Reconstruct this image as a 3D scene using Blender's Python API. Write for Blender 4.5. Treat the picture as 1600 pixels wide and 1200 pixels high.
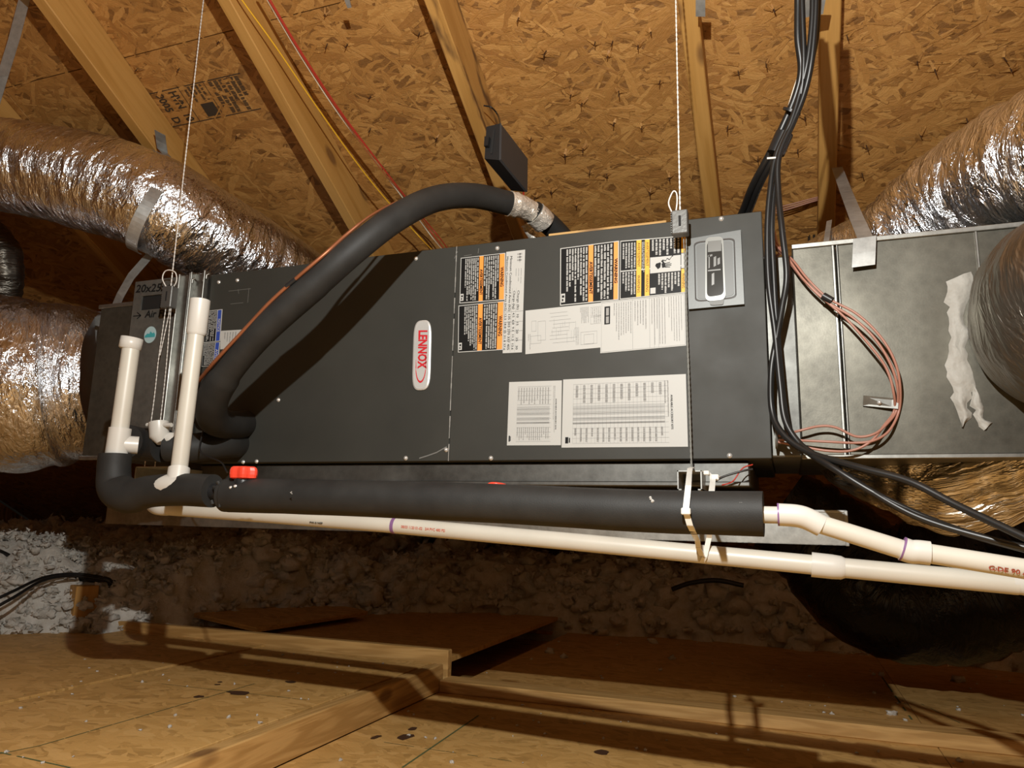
import bpy, bmesh, math, random
import numpy as np
from mathutils import Vector, Matrix
random.seed(7); rng = np.random.RandomState(7)
for o in list(bpy.data.objects): bpy.data.objects.remove(o)
S = bpy.context.scene; COL = S.collection

# ------------------------------------------------------------------ camera, world, lamp, exposure
F = 1156.0
R = Matrix(((0.93860662, 0.04256757, 0.34235304), (0.34419828, -0.18270893, -0.92094788), (0.02334845, 0.98224511, -0.1861435)))
cd = bpy.data.cameras.new('camera'); cam = bpy.data.objects.new('camera', cd); COL.objects.link(cam)
cam.matrix_world = R.to_4x4(); cd.sensor_width = 36; cd.lens = 36 * F / 1600; cd.clip_start = .02
S.camera = cam
S.view_settings.view_transform = 'Standard'; S.view_settings.look = 'None'
S.view_settings.gamma = 1; S.view_settings.use_curve_mapping = False; S.view_settings.exposure = 0.0
W = bpy.data.worlds.new('world'); S.world = W; W.use_nodes = True
W.node_tree.nodes['Background'].inputs[0].default_value = (1, .85, .65, 1); W.node_tree.nodes['Background'].inputs[1].default_value = 0.004
def lamp(name, loc, power, size, col):
    l = bpy.data.lights.new(name, 'POINT'); l.energy = power; l.shadow_soft_size = size; l.color = col
    o = bpy.data.objects.new(name, l); o.location = loc; COL.objects.link(o); return o
lamp('work_lamp', (-0.13, 0.16, 0.745), 126, 0.011, (1, .985, .93))
lamp('fill_light', (-2.0, -1.9, 1.2), 10, 0.35, (1, .93, .82))  # added soft fill behind the camera to lift shadows, not a lamp of the attic

# ------------------------------------------------------------------ helpers
def ray(px, py): return R @ Vector((px - 800, 600 - py, -F)) / F
def at(px, py, Y): r = ray(px, py); return r * (Y / r.y)
def atz(px, py, Z): r = ray(px, py); return r * (Z / r.z)
ND = Vector((0, .481, .877)).normalized(); SD = Vector((0, .877, -.481)).normalized()   # roof normal, down-slope direction
def atroof(px, py, c): r = ray(px, py); return r * (c / r.dot(ND))
def pxw(n, px, py, Y): return n / F * (Y / ray(px, py).y)     # n pixels at that place, in metres

def empty(name, loc): o = bpy.data.objects.new(name, None); o.location = loc; o.empty_display_size = .05; COL.objects.link(o); return o
def tag(o, label, cat, group=None, kind=None):
    o['label'] = label; o['category'] = cat
    if group: o['group'] = group
    if kind: o['kind'] = kind
    return o
def T(name, label, cat, loc, group=None): return tag(empty(name, loc), label, cat, group)

class MB:
    def __init__(s): s.v = []; s.f = []; s.uv = []; s.sm = []
    def add(s, vs, fs, uvs=None, smooth=False):
        n = len(s.v); s.v += [tuple(v) for v in vs]
        for i, f in enumerate(fs):
            s.f.append(tuple(n + k for k in f)); s.sm.append(smooth)
            s.uv.append(uvs[i] if uvs else [(0, 0)] * len(f))
    def quad(s, a, b, c, d, n=None): s.add([a, b, c, d], [(0, 1, 2, 3)])
    def box(s, lo, hi, bev=0.0, M=None):
        bm = bmesh.new(); bmesh.ops.create_cube(bm, size=1)
        lo = Vector(lo); hi = Vector(hi); c = (lo + hi) / 2; d = hi - lo
        for v in bm.verts: v.co = Vector((v.co.x * d.x, v.co.y * d.y, v.co.z * d.z)) + c
        if bev: bmesh.ops.bevel(bm, geom=list(bm.edges), offset=min(bev, min(d) * .4), segments=1, affect='EDGES')
        if M: bm.transform(M)
        bm.verts.ensure_lookup_table(); s.add([v.co.copy() for v in bm.verts], [[v.index for v in f.verts] for f in bm.faces]); bm.free()
    def tube(s, pts, r, seg=12, caps=True, disp=None, smooth=True, start=None, squash=None):
        pts = [Vector(p) for p in pts]; n = len(pts)
        rr = [r] * n if not hasattr(r, '__len__') else list(r)
        t0 = (pts[1] - pts[0]).normalized()
        a = Vector(start) if start else (Vector((0, 0, 1)) if abs(t0.z) < .9 else Vector((1, 0, 0)))
        N = (a - t0 * a.dot(t0)).normalized(); L = 0; vs = []; Ls = []
        for i, p in enumerate(pts):
            t = (pts[min(i + 1, n - 1)] - pts[max(i - 1, 0)]).normalized()
            N = (N - t * N.dot(t)).normalized(); B = t.cross(N)
            if i: L += (p - pts[i - 1]).length
            Ls.append(L)
            for k in range(seg):
                th = 2 * math.pi * k / seg; q = rr[i] + (disp(L, th, i) if disp else 0)
                vs.append(p + (N * math.cos(th) + B * math.sin(th)) * q)
        fs = []; uv = []
        for i in range(n - 1):
            for k in range(seg):
                k2 = (k + 1) % seg; fs.append((i * seg + k, i * seg + k2, (i + 1) * seg + k2, (i + 1) * seg + k))
                c = 2 * math.pi * rr[i]; u0, u1 = k / seg * c, (k + 1) / seg * c
                uv.append([(Ls[i], u0), (Ls[i], u1), (Ls[i + 1], u1), (Ls[i + 1], u0)])
        s.add(vs, fs, uv, smooth)
        if caps:
            s.add(vs[:seg], [tuple(reversed(range(seg)))]); s.add(vs[-seg:], [tuple(range(seg))])
        return s
    def lathe(s, prof, M, seg=24, smooth=True):   # prof [(radius, z)] around local z
        vs = []
        for r_, z in prof:
            for k in range(seg):
                th = 2 * math.pi * k / seg; vs.append(M @ Vector((r_ * math.cos(th), r_ * math.sin(th), z)))
        fs = [(i * seg + k, i * seg + (k + 1) % seg, (i + 1) * seg + (k + 1) % seg, (i + 1) * seg + k) for i in range(len(prof) - 1) for k in range(seg)]
        s.add(vs, fs, None, smooth)
    def prism(s, poly, d):     # polygon (3-D points) pushed along vector d
        n = len(poly); a = [Vector(p) for p in poly]; b = [p + Vector(d) for p in a]
        s.add(a + b, [tuple(range(n)), tuple(reversed(range(n, 2 * n)))] + [(i, n + i, n + (i + 1) % n, (i + 1) % n) for i in range(n)])
    def build(s, name, m, parent=None, kind=None):
        V = np.array(s.v, dtype=float)
        loc = Vector(parent.location) if parent else Vector(((V[:, 0].min() + V[:, 0].max()) / 2, (V[:, 1].min() + V[:, 1].max()) / 2, V[:, 2].min()))
        V = V - np.array(loc)
        me = bpy.data.meshes.new(name); me.from_pydata(V.tolist(), [], s.f); me.materials.append(m)
        l = me.uv_layers.new(name='UVMap'); l.data.foreach_set('uv', np.array([c for f in s.uv for p in f for c in p], dtype=np.float32))
        me.polygons.foreach_set('use_smooth', s.sm)
        bm = bmesh.new(); bm.from_mesh(me); bmesh.ops.recalc_face_normals(bm, faces=bm.faces); bm.to_mesh(me); bm.free()
        o = bpy.data.objects.new(name, me); COL.objects.link(o)
        if parent: o.parent = parent
        else: o.location = loc
        if kind: o['kind'] = kind
        return o
def child_reparent(o, parent): pass
def sub(name, mb, m, part, thing_loc):   # sub-part: parent is a mesh with identity local transform under an Empty at thing_loc
    V = [tuple(Vector(v) - Vector(thing_loc)) for v in mb.v]; mb.v = V
    me = bpy.data.meshes.new(name); me.from_pydata(V, [], mb.f); me.materials.append(m)
    l = me.uv_layers.new(name='UVMap'); l.data.foreach_set('uv', np.array([c for f in mb.uv for p in f for c in p], dtype=np.float32))
    me.polygons.foreach_set('use_smooth', mb.sm)
    o = bpy.data.objects.new(name, me); COL.objects.link(o); o.parent = part; return o
def crv(P, n=12):
    P = [Vector(p) for p in P]; Q = [P[0] * 2 - P[1]] + P + [P[-1] * 2 - P[-2]]; out = []
    for i in range(1, len(Q) - 2):
        a, b, c, d = Q[i - 1:i + 3]
        for k in range(n):
            t = k / n; out.append(.5 * ((2 * b) + (c - a) * t + (2 * a - 5 * b + 4 * c - d) * t * t + (-a + 3 * b - 3 * c + d) * t ** 3))
    out.append(P[-1]); return out
def lerp(a, b, t): return a + (b - a) * t
def lumber(name, p0, p1, w, h, m, up, parent=None, rot=0, bev=.003):
    """squared timber from p0 to p1 (centre line); w across, h along 'up'"""
    p0 = Vector(p0); p1 = Vector(p1); x = (p1 - p0); L = x.length; x.normalize(); z = Vector(up); z = (z - x * z.dot(x)).normalized(); y = z.cross(x)
    Mx = Matrix((x, y, z)).transposed().to_4x4(); Mx.translation = (p0 + p1) / 2
    mb = MB(); mb.box((-L / 2, -w / 2, -h / 2), (L / 2, w / 2, h / 2), bev)
    me = bpy.data.meshes.new(name); me.from_pydata(mb.v, [], mb.f); me.materials.append(m)
    o = bpy.data.objects.new(name, me); COL.objects.link(o)
    if parent: o.parent = parent; Mx = Matrix.Translation(-Vector(parent.location)) @ Mx
    o.matrix_local = Mx
    return o
def panelobj(name, origin, ax, ay, th, m, parent, inset=.0015):
    """sheet whose face spans ax, ay from origin; thickness th away along ax x ay"""
    ax = Vector(ax); ay = Vector(ay); x = ax.normalized(); y = ay.normalized(); z = x.cross(y)
    Mx = Matrix((x, y, z)).transposed().to_4x4(); Mx.translation = Vector(origin) + ax / 2 + ay / 2
    mb = MB(); mb.box((-ax.length / 2 + inset, -ay.length / 2 + inset, 0), (ax.length / 2 - inset, ay.length / 2 - inset, th), .001)
    me = bpy.data.meshes.new(name); me.from_pydata(mb.v, [], mb.f); me.materials.append(m)
    o = bpy.data.objects.new(name, me); COL.objects.link(o); o.parent = parent; o.matrix_local = Matrix.Translation(-Vector(parent.location)) @ Mx
    return o
def vnoise(x, y, seed=0):
    xi = np.floor(x).astype(int); yi = np.floor(y).astype(int); xf = x - xi; yf = y - yi
    def h(a, b):
        n = (a * 374761393 + b * 668265263 + seed * 1442695041) & 0x7fffffff; n = ((n ^ (n >> 13)) * 1274126177) & 0x7fffffff
        return ((n ^ (n >> 16)) & 0xffff) / 65535.0
    u = xf * xf * (3 - 2 * xf); v = yf * yf * (3 - 2 * yf)
    return (h(xi, yi) * (1 - u) + h(xi + 1, yi) * u) * (1 - v) + (h(xi, yi + 1) * (1 - u) + h(xi + 1, yi + 1) * u) * v
def fbm(x, y, o=4, seed=0):
    s = 0; a = .5
    for i in range(o): s = s + a * vnoise(x, y, seed + i); x = x * 2.03; y = y * 2.03; a *= .5
    return s
def n1(x, y, seed=0): return float(vnoise(np.array([x]), np.array([y]), seed)[0])

# ------------------------------------------------------------------ materials
class NT:
    def __init__(s, name):
        s.m = bpy.data.materials.new(name); s.m.use_nodes = True; s.t = s.m.node_tree; s.b = s.t.nodes['Principled BSDF']
    def n(s, ty, **kw):
        nd = s.t.nodes.new(ty)
        for k, v in kw.items():
            if k.startswith('_'): setattr(nd, k[1:], v)
            else: nd.inputs[int(k[1:]) if k[0] == 'i' and k[1:].isdigit() else k].default_value = v
        return nd
    def l(s, a, b): s.t.links.new(a, b)
    def math(s, op, a, b=None, c=None):
        nd = s.t.nodes.new('ShaderNodeMath'); nd.operation = op
        for i, v in enumerate((a, b, c)):
            if v is None: continue
            if isinstance(v, (int, float)): nd.inputs[i].default_value = v
            else: s.l(v, nd.inputs[i])
        return nd.outputs[0]
    def mix(s, f, a, b):
        nd = s.t.nodes.new('ShaderNodeMix'); nd.data_type = 'RGBA'
        for i, v in ((0, f), (6, a), (7, b)):
            if isinstance(v, (int, float)): nd.inputs[i].default_value = v
            elif isinstance(v, tuple): nd.inputs[i].default_value = (*v[:3], 1)
            else: s.l(v, nd.inputs[i])
        return nd.outputs[2]
    def co(s, kind='Object', scale=(1, 1, 1), rot=(0, 0, 0), rnd=True, src=None):
        if src is None:
            tc = s.n('ShaderNodeTexCoord'); src = tc.outputs[kind]
            if rnd:
                oi = s.n('ShaderNodeObjectInfo'); r = s.math('MULTIPLY', oi.outputs['Random'], 37.0)
                va = s.n('ShaderNodeVectorMath', _operation='ADD'); s.l(src, va.inputs[0]); s.l(r, va.inputs[1]); src = va.outputs[0]
        mp = s.n('ShaderNodeMapping', Scale=scale, Rotation=rot); s.l(src, mp.inputs[0]); return mp.outputs[0]
    def noise(s, v, scale, detail=3, rough=.5, dist=0):
        nd = s.n('ShaderNodeTexNoise', Scale=scale, Detail=detail, Roughness=rough, Distortion=dist); s.l(v, nd.inputs['Vector']); return nd.outputs['Fac']
    def ramp(s, f, stops):
        nd = s.n('ShaderNodeValToRGB'); e = nd.color_ramp.elements
        while len(e) < len(stops): e.new(.5)
        for k, (p, c) in enumerate(stops): e[k].position = p; e[k].color = (*c, 1) if len(c) == 3 else c
        s.l(f, nd.inputs[0]); return nd.outputs[0]
    def bump(s, h, strength=.5, dist=.002, chain=None):
        nd = s.n('ShaderNodeBump', Strength=strength, Distance=dist); s.l(h, nd.inputs['Height'])
        if chain: s.l(chain, nd.inputs['Normal'])
        s.l(nd.outputs[0], s.b.inputs['Normal']); return nd.outputs[0]
    def set(s, color=None, rough=None, metal=None, **kw):
        for k, v in (('Base Color', color), ('Roughness', rough), ('Metallic', metal)):
            if v is None: continue
            if isinstance(v, (int, float)): s.b.inputs[k].default_value = v
            elif isinstance(v, tuple): s.b.inputs[k].default_value = (*v[:3], 1)
            else: s.l(v, s.b.inputs[k])
        for k, v in kw.items(): s.b.inputs[k.replace('_', ' ')].default_value = v
        return s.m
def plain(name, c, rough=.5, metal=0, bs=0, bd=.0005, sc=200, var=.0):
    m = NT(name); v = m.co()
    if var: f = m.noise(v, 9, 4); col = m.ramp(f, [(.3, tuple(x * (1 - var) for x in c)), (.7, tuple(min(1, x * (1 + var)) for x in c))])
    else: col = c
    if bs: m.bump(m.noise(v, sc, 3), bs, bd)
    return m.set(col, rough, metal)
def osb_mat(name, cols, bump=.8, L=.10, Wd=.022, dark=.6, rough=.6):
    m = NT(name); base = m.co()
    wn = m.n('ShaderNodeTexNoise', Scale=9.0, Detail=5.0); m.l(base, wn.inputs['Vector'])
    sc = m.n('ShaderNodeVectorMath', _operation='MULTIPLY_ADD'); m.l(wn.outputs['Color'], sc.inputs[0]); sc.inputs[1].default_value = (.06, .06, 0); m.l(base, sc.inputs[2]); w = sc.outputs[0]
    H = None; C = None
    for i, a in enumerate((.12, -.35, .8, 1.9, -.05, 2.6, .45)):
        r1 = m.co(src=w, rot=(0, 0, a)); k = (1.3, .8, 1, .8, 1.1, .6, .5)[i]
        r2 = m.co(src=r1, scale=(1 / (L * k), 1 / (Wd * k), 0)); ofs = m.n('ShaderNodeVectorMath', _operation='ADD'); m.l(r2, ofs.inputs[0]); ofs.inputs[1].default_value = (i * 3.7, i * 9.1, 0)
        vo = m.n('ShaderNodeTexVoronoi', _voronoi_dimensions='2D', Scale=1.0, Randomness=1.0); m.l(ofs.outputs[0], vo.inputs['Vector'])
        se = m.n('ShaderNodeSeparateColor'); m.l(vo.outputs['Color'], se.inputs[0])
        fb = m.co(src=r1, scale=(22, 300, 1)); fn = m.noise(fb, 1, 2)
        h = m.math('ADD', se.outputs[0], m.math('MULTIPLY', vo.outputs['Distance'], -.12)); c = m.math('ADD', m.math('MULTIPLY', se.outputs[1], .8), m.math('MULTIPLY', fn, .35))
        hf = m.math('ADD', h, m.math('MULTIPLY', fn, .22))
        if H is None: H, C, Hf = h, c, hf
        else:
            g = m.math('GREATER_THAN', h, H)
            C = m.math('ADD', m.math('MULTIPLY', c, g), m.math('MULTIPLY', C, m.math('SUBTRACT', 1.0, g)))
            Hf = m.math('ADD', m.math('MULTIPLY', hf, g), m.math('MULTIPLY', Hf, m.math('SUBTRACT', 1.0, g)))
            H = m.math('MAXIMUM', h, H)
    col = m.ramp(C, [(.12, cols[0]), (.4, cols[1]), (.65, cols[2]), (.95, cols[3])])
    deep = m.n('ShaderNodeMapRange', i1=.55, i2=.75); m.l(H, deep.inputs[0])
    col = m.mix(deep.outputs[0], tuple(x * dark for x in cols[0]), col)
    big = m.noise(base, 1.6, 4); col = m.mix(m.math('MULTIPLY', big, .35), col, cols[0])
    m.bump(m.math('ADD', Hf, m.math('MULTIPLY', m.noise(base, 38, 4, .6), .5)), bump, .007)
    return m.set(col, rough)
def wood_mat(name, c1, c2, ring=34, dark=None):
    m = NT(name); v = m.co(scale=(1.2, 14, 14)); n = m.noise(v, 1.4, 3, .55, .6)
    wv = m.math('SINE', m.math('MULTIPLY', n, ring)); f = m.math('MULTIPLY_ADD', wv, .5, .5)
    fine = m.noise(m.co(scale=(6, 260, 260)), 1, 2)
    col = m.mix(f, c1, c2); col = m.mix(m.math('MULTIPLY', fine, .35), col, tuple(x * .55 for x in c1))
    if dark: k = m.n('ShaderNodeMapRange', i1=.52, i2=.62); m.l(m.noise(m.co(scale=(2, 9, 9)), 2, 4), k.inputs[0]); col = m.mix(m.math('MULTIPLY', k.outputs[0], .85), col, dark)
    kn = m.n('ShaderNodeTexVoronoi', Scale=1.0); m.l(m.co(scale=(3.1, 7, 7)), kn.inputs['Vector'])
    kk = m.n('ShaderNodeMapRange', i1=.10, i2=.16, i3=1, i4=0); m.l(kn.outputs['Distance'], kk.inputs[0]); col = m.mix(m.math('MULTIPLY', kk.outputs[0], .7), col, (.10, .035, .012))
    m.bump(m.math('ADD', m.math('MULTIPLY', fine, .7), f), .25, .0012)
    return m.set(col, .62)
def foil_mat(name, c=(.86, .86, .84), rough=.2, su=90, sv=30, bs=1.0, bd=.006, blot=True):
    m = NT(name); v = m.co('UV', rnd=False, scale=(su, sv, 1)); dn = m.n('ShaderNodeTexNoise', Scale=.5, Detail=4.0); m.l(v, dn.inputs['Vector'])
    def vor(scale, feat, warp):
        a = m.n('ShaderNodeVectorMath', _operation='MULTIPLY_ADD'); m.l(dn.outputs['Color'], a.inputs[0]); a.inputs[1].default_value = (warp, warp, 0)
        m.l(m.co('UV', rnd=False, scale=(su * scale, sv * scale, 1)), a.inputs[2]); vo = m.n('ShaderNodeTexVoronoi', _feature=feat, _voronoi_dimensions='2D', Scale=1.0, Randomness=1.0); m.l(a.outputs[0], vo.inputs['Vector']); return vo.outputs['Distance']
    ridge = m.math('ABSOLUTE', m.math('SUBTRACT', m.noise(v, .55, 4, .6, 1.2), .5))
    h = m.math('ADD', m.math('MULTIPLY', vor(1.0, 'F1', 1.5), .30), m.math('ADD', m.math('MULTIPLY', vor(.32, 'F1', 1.0), .9), m.math('ADD', m.math('MULTIPLY', vor(2.6, 'F1', 2.0), .12), m.math('MULTIPLY', ridge, 1.6))))
    m.bump(h, bs, bd)
    rr = m.math('MULTIPLY_ADD', m.noise(m.co('UV', rnd=False, scale=(6, 6, 1)), 1, 3), .22, rough - .08)
    return m.set(c, rr, 1.0)
def galv_mat(name, c=(.50, .50, .47), rough=.42, amp=.16, bs=.25, metal=.92):
    m = NT(name); v = m.co(rnd=False); f = m.noise(v, 6, 5, .6); g = m.noise(v, 260, 2)
    sp = m.n('ShaderNodeTexVoronoi', Scale=60.0); m.l(v, sp.inputs['Vector'])
    k = m.math('ADD', m.math('MULTIPLY', f, .75), m.math('ADD', m.math('MULTIPLY', g, .15), m.math('MULTIPLY', sp.outputs['Distance'], .15)))
    col = m.ramp(k, [(.3, tuple(x * .62 for x in c)), (.7, tuple(min(1, x * 1.3) for x in c))])
    m.bump(m.math('ADD', m.noise(v, 3.2, 2), m.math('MULTIPLY', g, .01)), bs, .02)
    rr = m.math('MULTIPLY_ADD', m.noise(v, 9, 4), .3, rough - .15)
    return m.set(col, rr, metal)
OSB = osb_mat('osb_sheathing', [(.315, .142, .034), (.41, .20, .050), (.47, .235, .062), (.56, .30, .088)], 1.0, .15, .024, .62)
OSBF = osb_mat('osb_floor', [(.50, .285, .085), (.59, .345, .110), (.64, .38, .125), (.70, .43, .155)], .3, .09, .025, .85, .55)
RAFT = wood_mat('rafter_pine', (.46, .235, .052), (.56, .305, .082), 14)
RAFTD = wood_mat('stained_pine', (.44, .225, .052), (.55, .30, .082), 14, (.05, .018, .01))
PINE = wood_mat('floor_lumber', (.46, .26, .080), (.64, .39, .14), 30)
BLK = NT('black_cabinet_paint'); _v = BLK.co(rnd=False); BLK.bump(BLK.noise(_v, 500, 2), .08, .0004)
PAINT = BLK.set(BLK.ramp(BLK.noise(_v, 3, 5, .65), [(.3, (.030, .0305, .0265)), (.75, (.040, .040, .034))]), BLK.math('MULTIPLY_ADD', BLK.noise(_v, 11, 4), .2, .48), 0.0)
PAINTG = galv_mat('grey_metallic_paint', (.14, .14, .132), .5, .1, .05)
PANELG = plain('grey_plate_paint', (.10, .104, .102), .45, .4, .1)
GALV = galv_mat('galvanized_sheet', (.105, .100, .082), .42, .16, .25, .7)
GALVB = galv_mat('galvanized_pan', (.30, .30, .28), .42)
GALVC = galv_mat('galvanized_filter_panel', (.15, .15, .138), .46, .1, .06, .5)
STRAPM = galv_mat('galvanized_strap', (.38, .39, .38), .38, .1, .2, .55)
ALU = plain('zinc_casting', (.13, .13, .124), .45, .5, .5, .0008, 160, .15)
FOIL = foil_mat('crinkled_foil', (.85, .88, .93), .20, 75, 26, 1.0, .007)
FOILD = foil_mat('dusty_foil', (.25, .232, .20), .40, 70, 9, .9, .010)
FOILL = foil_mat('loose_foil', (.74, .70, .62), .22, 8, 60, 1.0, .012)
TAPEF = foil_mat('foil_tape', (.80, .76, .68), .34, 60, 60, 1.0, .006); TAPEF.node_tree.nodes['Principled BSDF'].inputs['Metallic'].default_value = .6
FOAM = NT('black_foam'); _v = FOAM.co(rnd=False); FOAM.bump(FOAM.noise(_v, 420, 3), .25, .0008)
FOAM = FOAM.set(FOAM.ramp(FOAM.noise(_v, 14, 4), [(.35, (.014, .014, .0135)), (.8, (.027, .027, .0255))]), .62)
PVC = plain('white_pvc', (.54, .52, .455), .38, 0, .05, .0005, 90, .06)
PVCW = plain('white_pvc_fitting', (.57, .56, .52), .35, 0, 0, 0, 1, .03)
PURPLE = plain('purple_primer', (.20, .10, .24), .4)
BLACKR = plain('black_cable_jacket', (.011, .011, .011), .38, 0, .1)
BLACKP = plain('black_plastic', (.015, .0155, .0165), .35, 0, .15, .0003, 400)
POLY = foil_mat('black_plastic_film', (.006, .006, .008), .25, 25, 10, .8, .01); POLY.node_tree.nodes['Principled BSDF'].inputs['Metallic'].default_value = 0; POLY.node_tree.nodes['Principled BSDF'].inputs['Specular IOR Level'].default_value = .25; POLY.node_tree.nodes['Principled BSDF'].inputs['Base Color'].default_value = (.003, .003, .004, 1)
PINK = plain('pink_wire_jacket', (.35, .165, .12), .42)
REDW = plain('red_wire_jacket', (.42, .035, .02), .4)
RUST = plain('rust_wire_jacket', (.34, .10, .035), .4)
WHW = plain('white_wire_jacket', (.75, .70, .60), .4)
YEL = plain('yellow_wire_jacket', (.75, .42, .02), .4)
COPPER = plain('oxidised_copper', (.30, .11, .05), .45, .55, .2, .0004, 120, .3)
REDP = plain('red_plastic', (.78, .06, .03), .38)
WHITE = plain('white_paper', (.48, .485, .465), .55)
INK = plain('black_ink', (.012, .012, .012), .4)
for _m, _s in ((PAINT, .35), (INK, .12), (FOAM, .35), (BLACKP, .4)): _m.node_tree.nodes['Principled BSDF'].inputs['Specular IOR Level'].default_value = _s
INKG = plain('grey_ink', (.28, .28, .27), .6)
ORANGE = plain('orange_label_ink', (.85, .30, .05), .5)
YELLOW = plain('yellow_label_ink', (.80, .42, .02), .5)
BLUE = plain('blue_label_ink', (.03, .07, .36), .5)
TEAL = plain('teal_label_ink', (.05, .36, .40), .5)
PALEB = plain('pale_blue_paper', (.40, .56, .60), .5)
REDI = plain('red_logo_ink', (.55, .02, .03), .4)
SILVER = plain('silver_badge', (.62, .63, .62), .36, .35)
CHROME = plain('bright_screw', (.62, .62, .60), .35, .55)
ROPE = plain('white_rope', (.78, .76, .72), .6, 0, 1, .002, 300)
ROPE_ = plain('grey_wire_rope', (.22, .22, .20), .5, .3)
TIE = plain('white_nylon', (.72, .72, .68), .35)
STAMP = plain('dark_stamp_ink', (.045, .03, .018), .7)
NAILM = plain('nail_steel', (.09, .055, .04), .5, .6)
MASTIC = plain('grey_duct_mastic', (.33, .32, .29), .6, 0, 1.0, .006, 30)
PENCIL = plain('green_chalk_ink', (.10, .13, .05), .8)
SPL = plain('split_wood', (.50, .27, .10), .7)
CAV = plain('dark_cavity', (.006, .006, .006), .8)
INS = NT('blown_insulation'); _v = INS.co(rnd=False); INS.bump(INS.math('ADD', INS.noise(_v, 75, 6, .75), INS.math('MULTIPLY', INS.noise(_v, 260, 4, .7), .5)), .9, .012)
INS = INS.set(INS.ramp(INS.noise(_v, 22, 4, .6), [(.3, (.72, .67, .58)), (.65, (.93, .90, .83))]), .95)
WINM = plain('smoked_window', (.035, .036, .034), .12, 0, 0); 

# ------------------------------------------------------------------ the setting: roof, floor, gables
CS = 2.14      # sheathing plane   (ND . p = CS)
CR = 2.00      # underside of the rafters
def roofpt(x, s, c): return Vector((x, 0, 0)) + ND * c + SD * s
YS = SD.dot(Vector((0, 1, 0)))
ceil = empty('ceiling', (0, 0, 0)); ceil['kind'] = 'structure'
s0 = atroof(440, 28, CS).dot(SD)         # the horizontal seam seen in the photograph
rows = [(s0 - 2.44, 1.22, 1.4), (s0 - 1.22, 1.22, -.04), (s0, 1.22, -.62), (s0 + 1.22, 1.22, .60), (s0 + 2.44, 1.3, -.9), (s0 - 3.2, .76, .2)]
for s, hgt, off in rows:
    x = -6.9 + off
    while x < 3.4:
        x0, x1 = max(x, -6.0), min(x + 2.44, 3.4)
        if x1 - x0 > .1: panelobj('panel', roofpt(x0, s, CS), (x1 - x0, 0, 0), SD * hgt, .012, OSB, ceil)
        x += 2.44
ridge = roofpt(0, s0 - 3.2, CS)
bs = empty('ceiling', (0, 0, 0)); bs['kind'] = 'structure'     # slope behind the camera
SB = Vector((0, -SD.y, SD.z))
x = -6.0
while x < 3.3:
    for k in range(5): panelobj('panel', Vector((x, ridge.y, ridge.z)) + SB * 1.22 * k, (min(2.44, 3.4 - x), 0, 0), SB * 1.22, -.012, OSB, bs)
    x += 2.44
for nm, xx in (('wall_left', -6.0), ('wall_right', 3.4)):
    mb = MB(); g = [(xx, 5.5, -.6), (xx, ridge.y, ridge.z + .02), (xx, ridge.y * 2 - 5.5, -.6)]; mb.prism(g, (.02 if xx > 0 else -.02, 0, 0)); w = mb.build(nm, OSB); w['kind'] = 'structure'

FZ, PZ = -.55, -.465
fl = empty('floor', (0, 0, FZ)); fl['kind'] = 'structure'
def fpanel(x0, x1, y0, y1, z, th=.018, m=None): return panelobj('panel', (x0, y1, z), (x1 - x0, 0, 0), (0, y0 - y1, 0), th, m or OSBF, fl, .001)
for x0, x1, y0, y1 in ((-1.105, .345, -.9, 2.9), (.345, 1.565, -.9, 1.9), (1.565, 3.4, -.9, 3.1), (.345, 1.565, 1.9, 4.34), (-1.105, .345, 2.9, 5.3), (1.565, 3.4, 3.1, 5.3), (-6, -3.3, -5, 5.3), (-3.3, -1.105, 3.9, 5.3), (-3.3, 3.4, -8, -3.3), (-1.105, 3.4, -3.3, -.9), (.345, 1.565, 4.34, 5.3)):
    fpanel(x0, x1, y0, y1, FZ)
for x0, x1, y0, y1 in ((-1.835, -1.150, -.11, 2.385), (-2.56, -1.845, -.60, 2.40), (-3.3, -2.56, -.40, 2.30), (-3.3, -1.150, -3.2, -.60), (-1.84, -1.150, -.60, -.11)): fpanel(x0, x1, y0, y1, PZ + (.003 if x1 == -1.845 else 0))
for x0, x1, y0, y1 in ((-2.02, -1.16, 2.435, 3.9), (-3.3, -2.02, 2.435, 3.9)): fpanel(x0, x1, y0, y1, -.475)
mb = MB(); mb.box((-3.3, -3.2, -.60), (-1.16, 2.38, -.52)); mb.box((-6, -8, -.64), (3.4, 5.5, -.60)); j = mb.build('subfloor', PINE, fl)
# chalk lines snapped on the floor sheets
mb = MB()
def line_on(p, q, w, z):
    a = atz(*p, z); b = atz(*q, z); d = (b - a).normalized(); n = Vector((-d.y, d.x, 0)) * w / 2; N = 12
    for k in range(N):
        if random.random() < .85: u = lerp(a, b, k / N); v = lerp(a, b, (k + .96) / N); zz = Vector((0, 0, .0008)); mb.quad(u - n + zz, v - n + zz, v + n + zz, u + n + zz)
line_on((748, 1118), (628, 1200), .005, FZ); line_on((1378, 1058), (1425, 1125), .006, FZ)
line_on((0, 1178), (60, 1166), .003, PZ); line_on((60, 1166), (420, 1062), .003, PZ); line_on((0, 1176), (110, 1200), .004, PZ); line_on((0, 1037), (120, 1050), .003, PZ)
line_on((210, 1064), (480, 1094), .002, PZ); line_on((600, 1160), (800, 1190), .002, FZ); line_on((1440, 1100), (1500, 1130), .003, FZ)
mb.build('chalk_line', PENCIL, fl)
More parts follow.
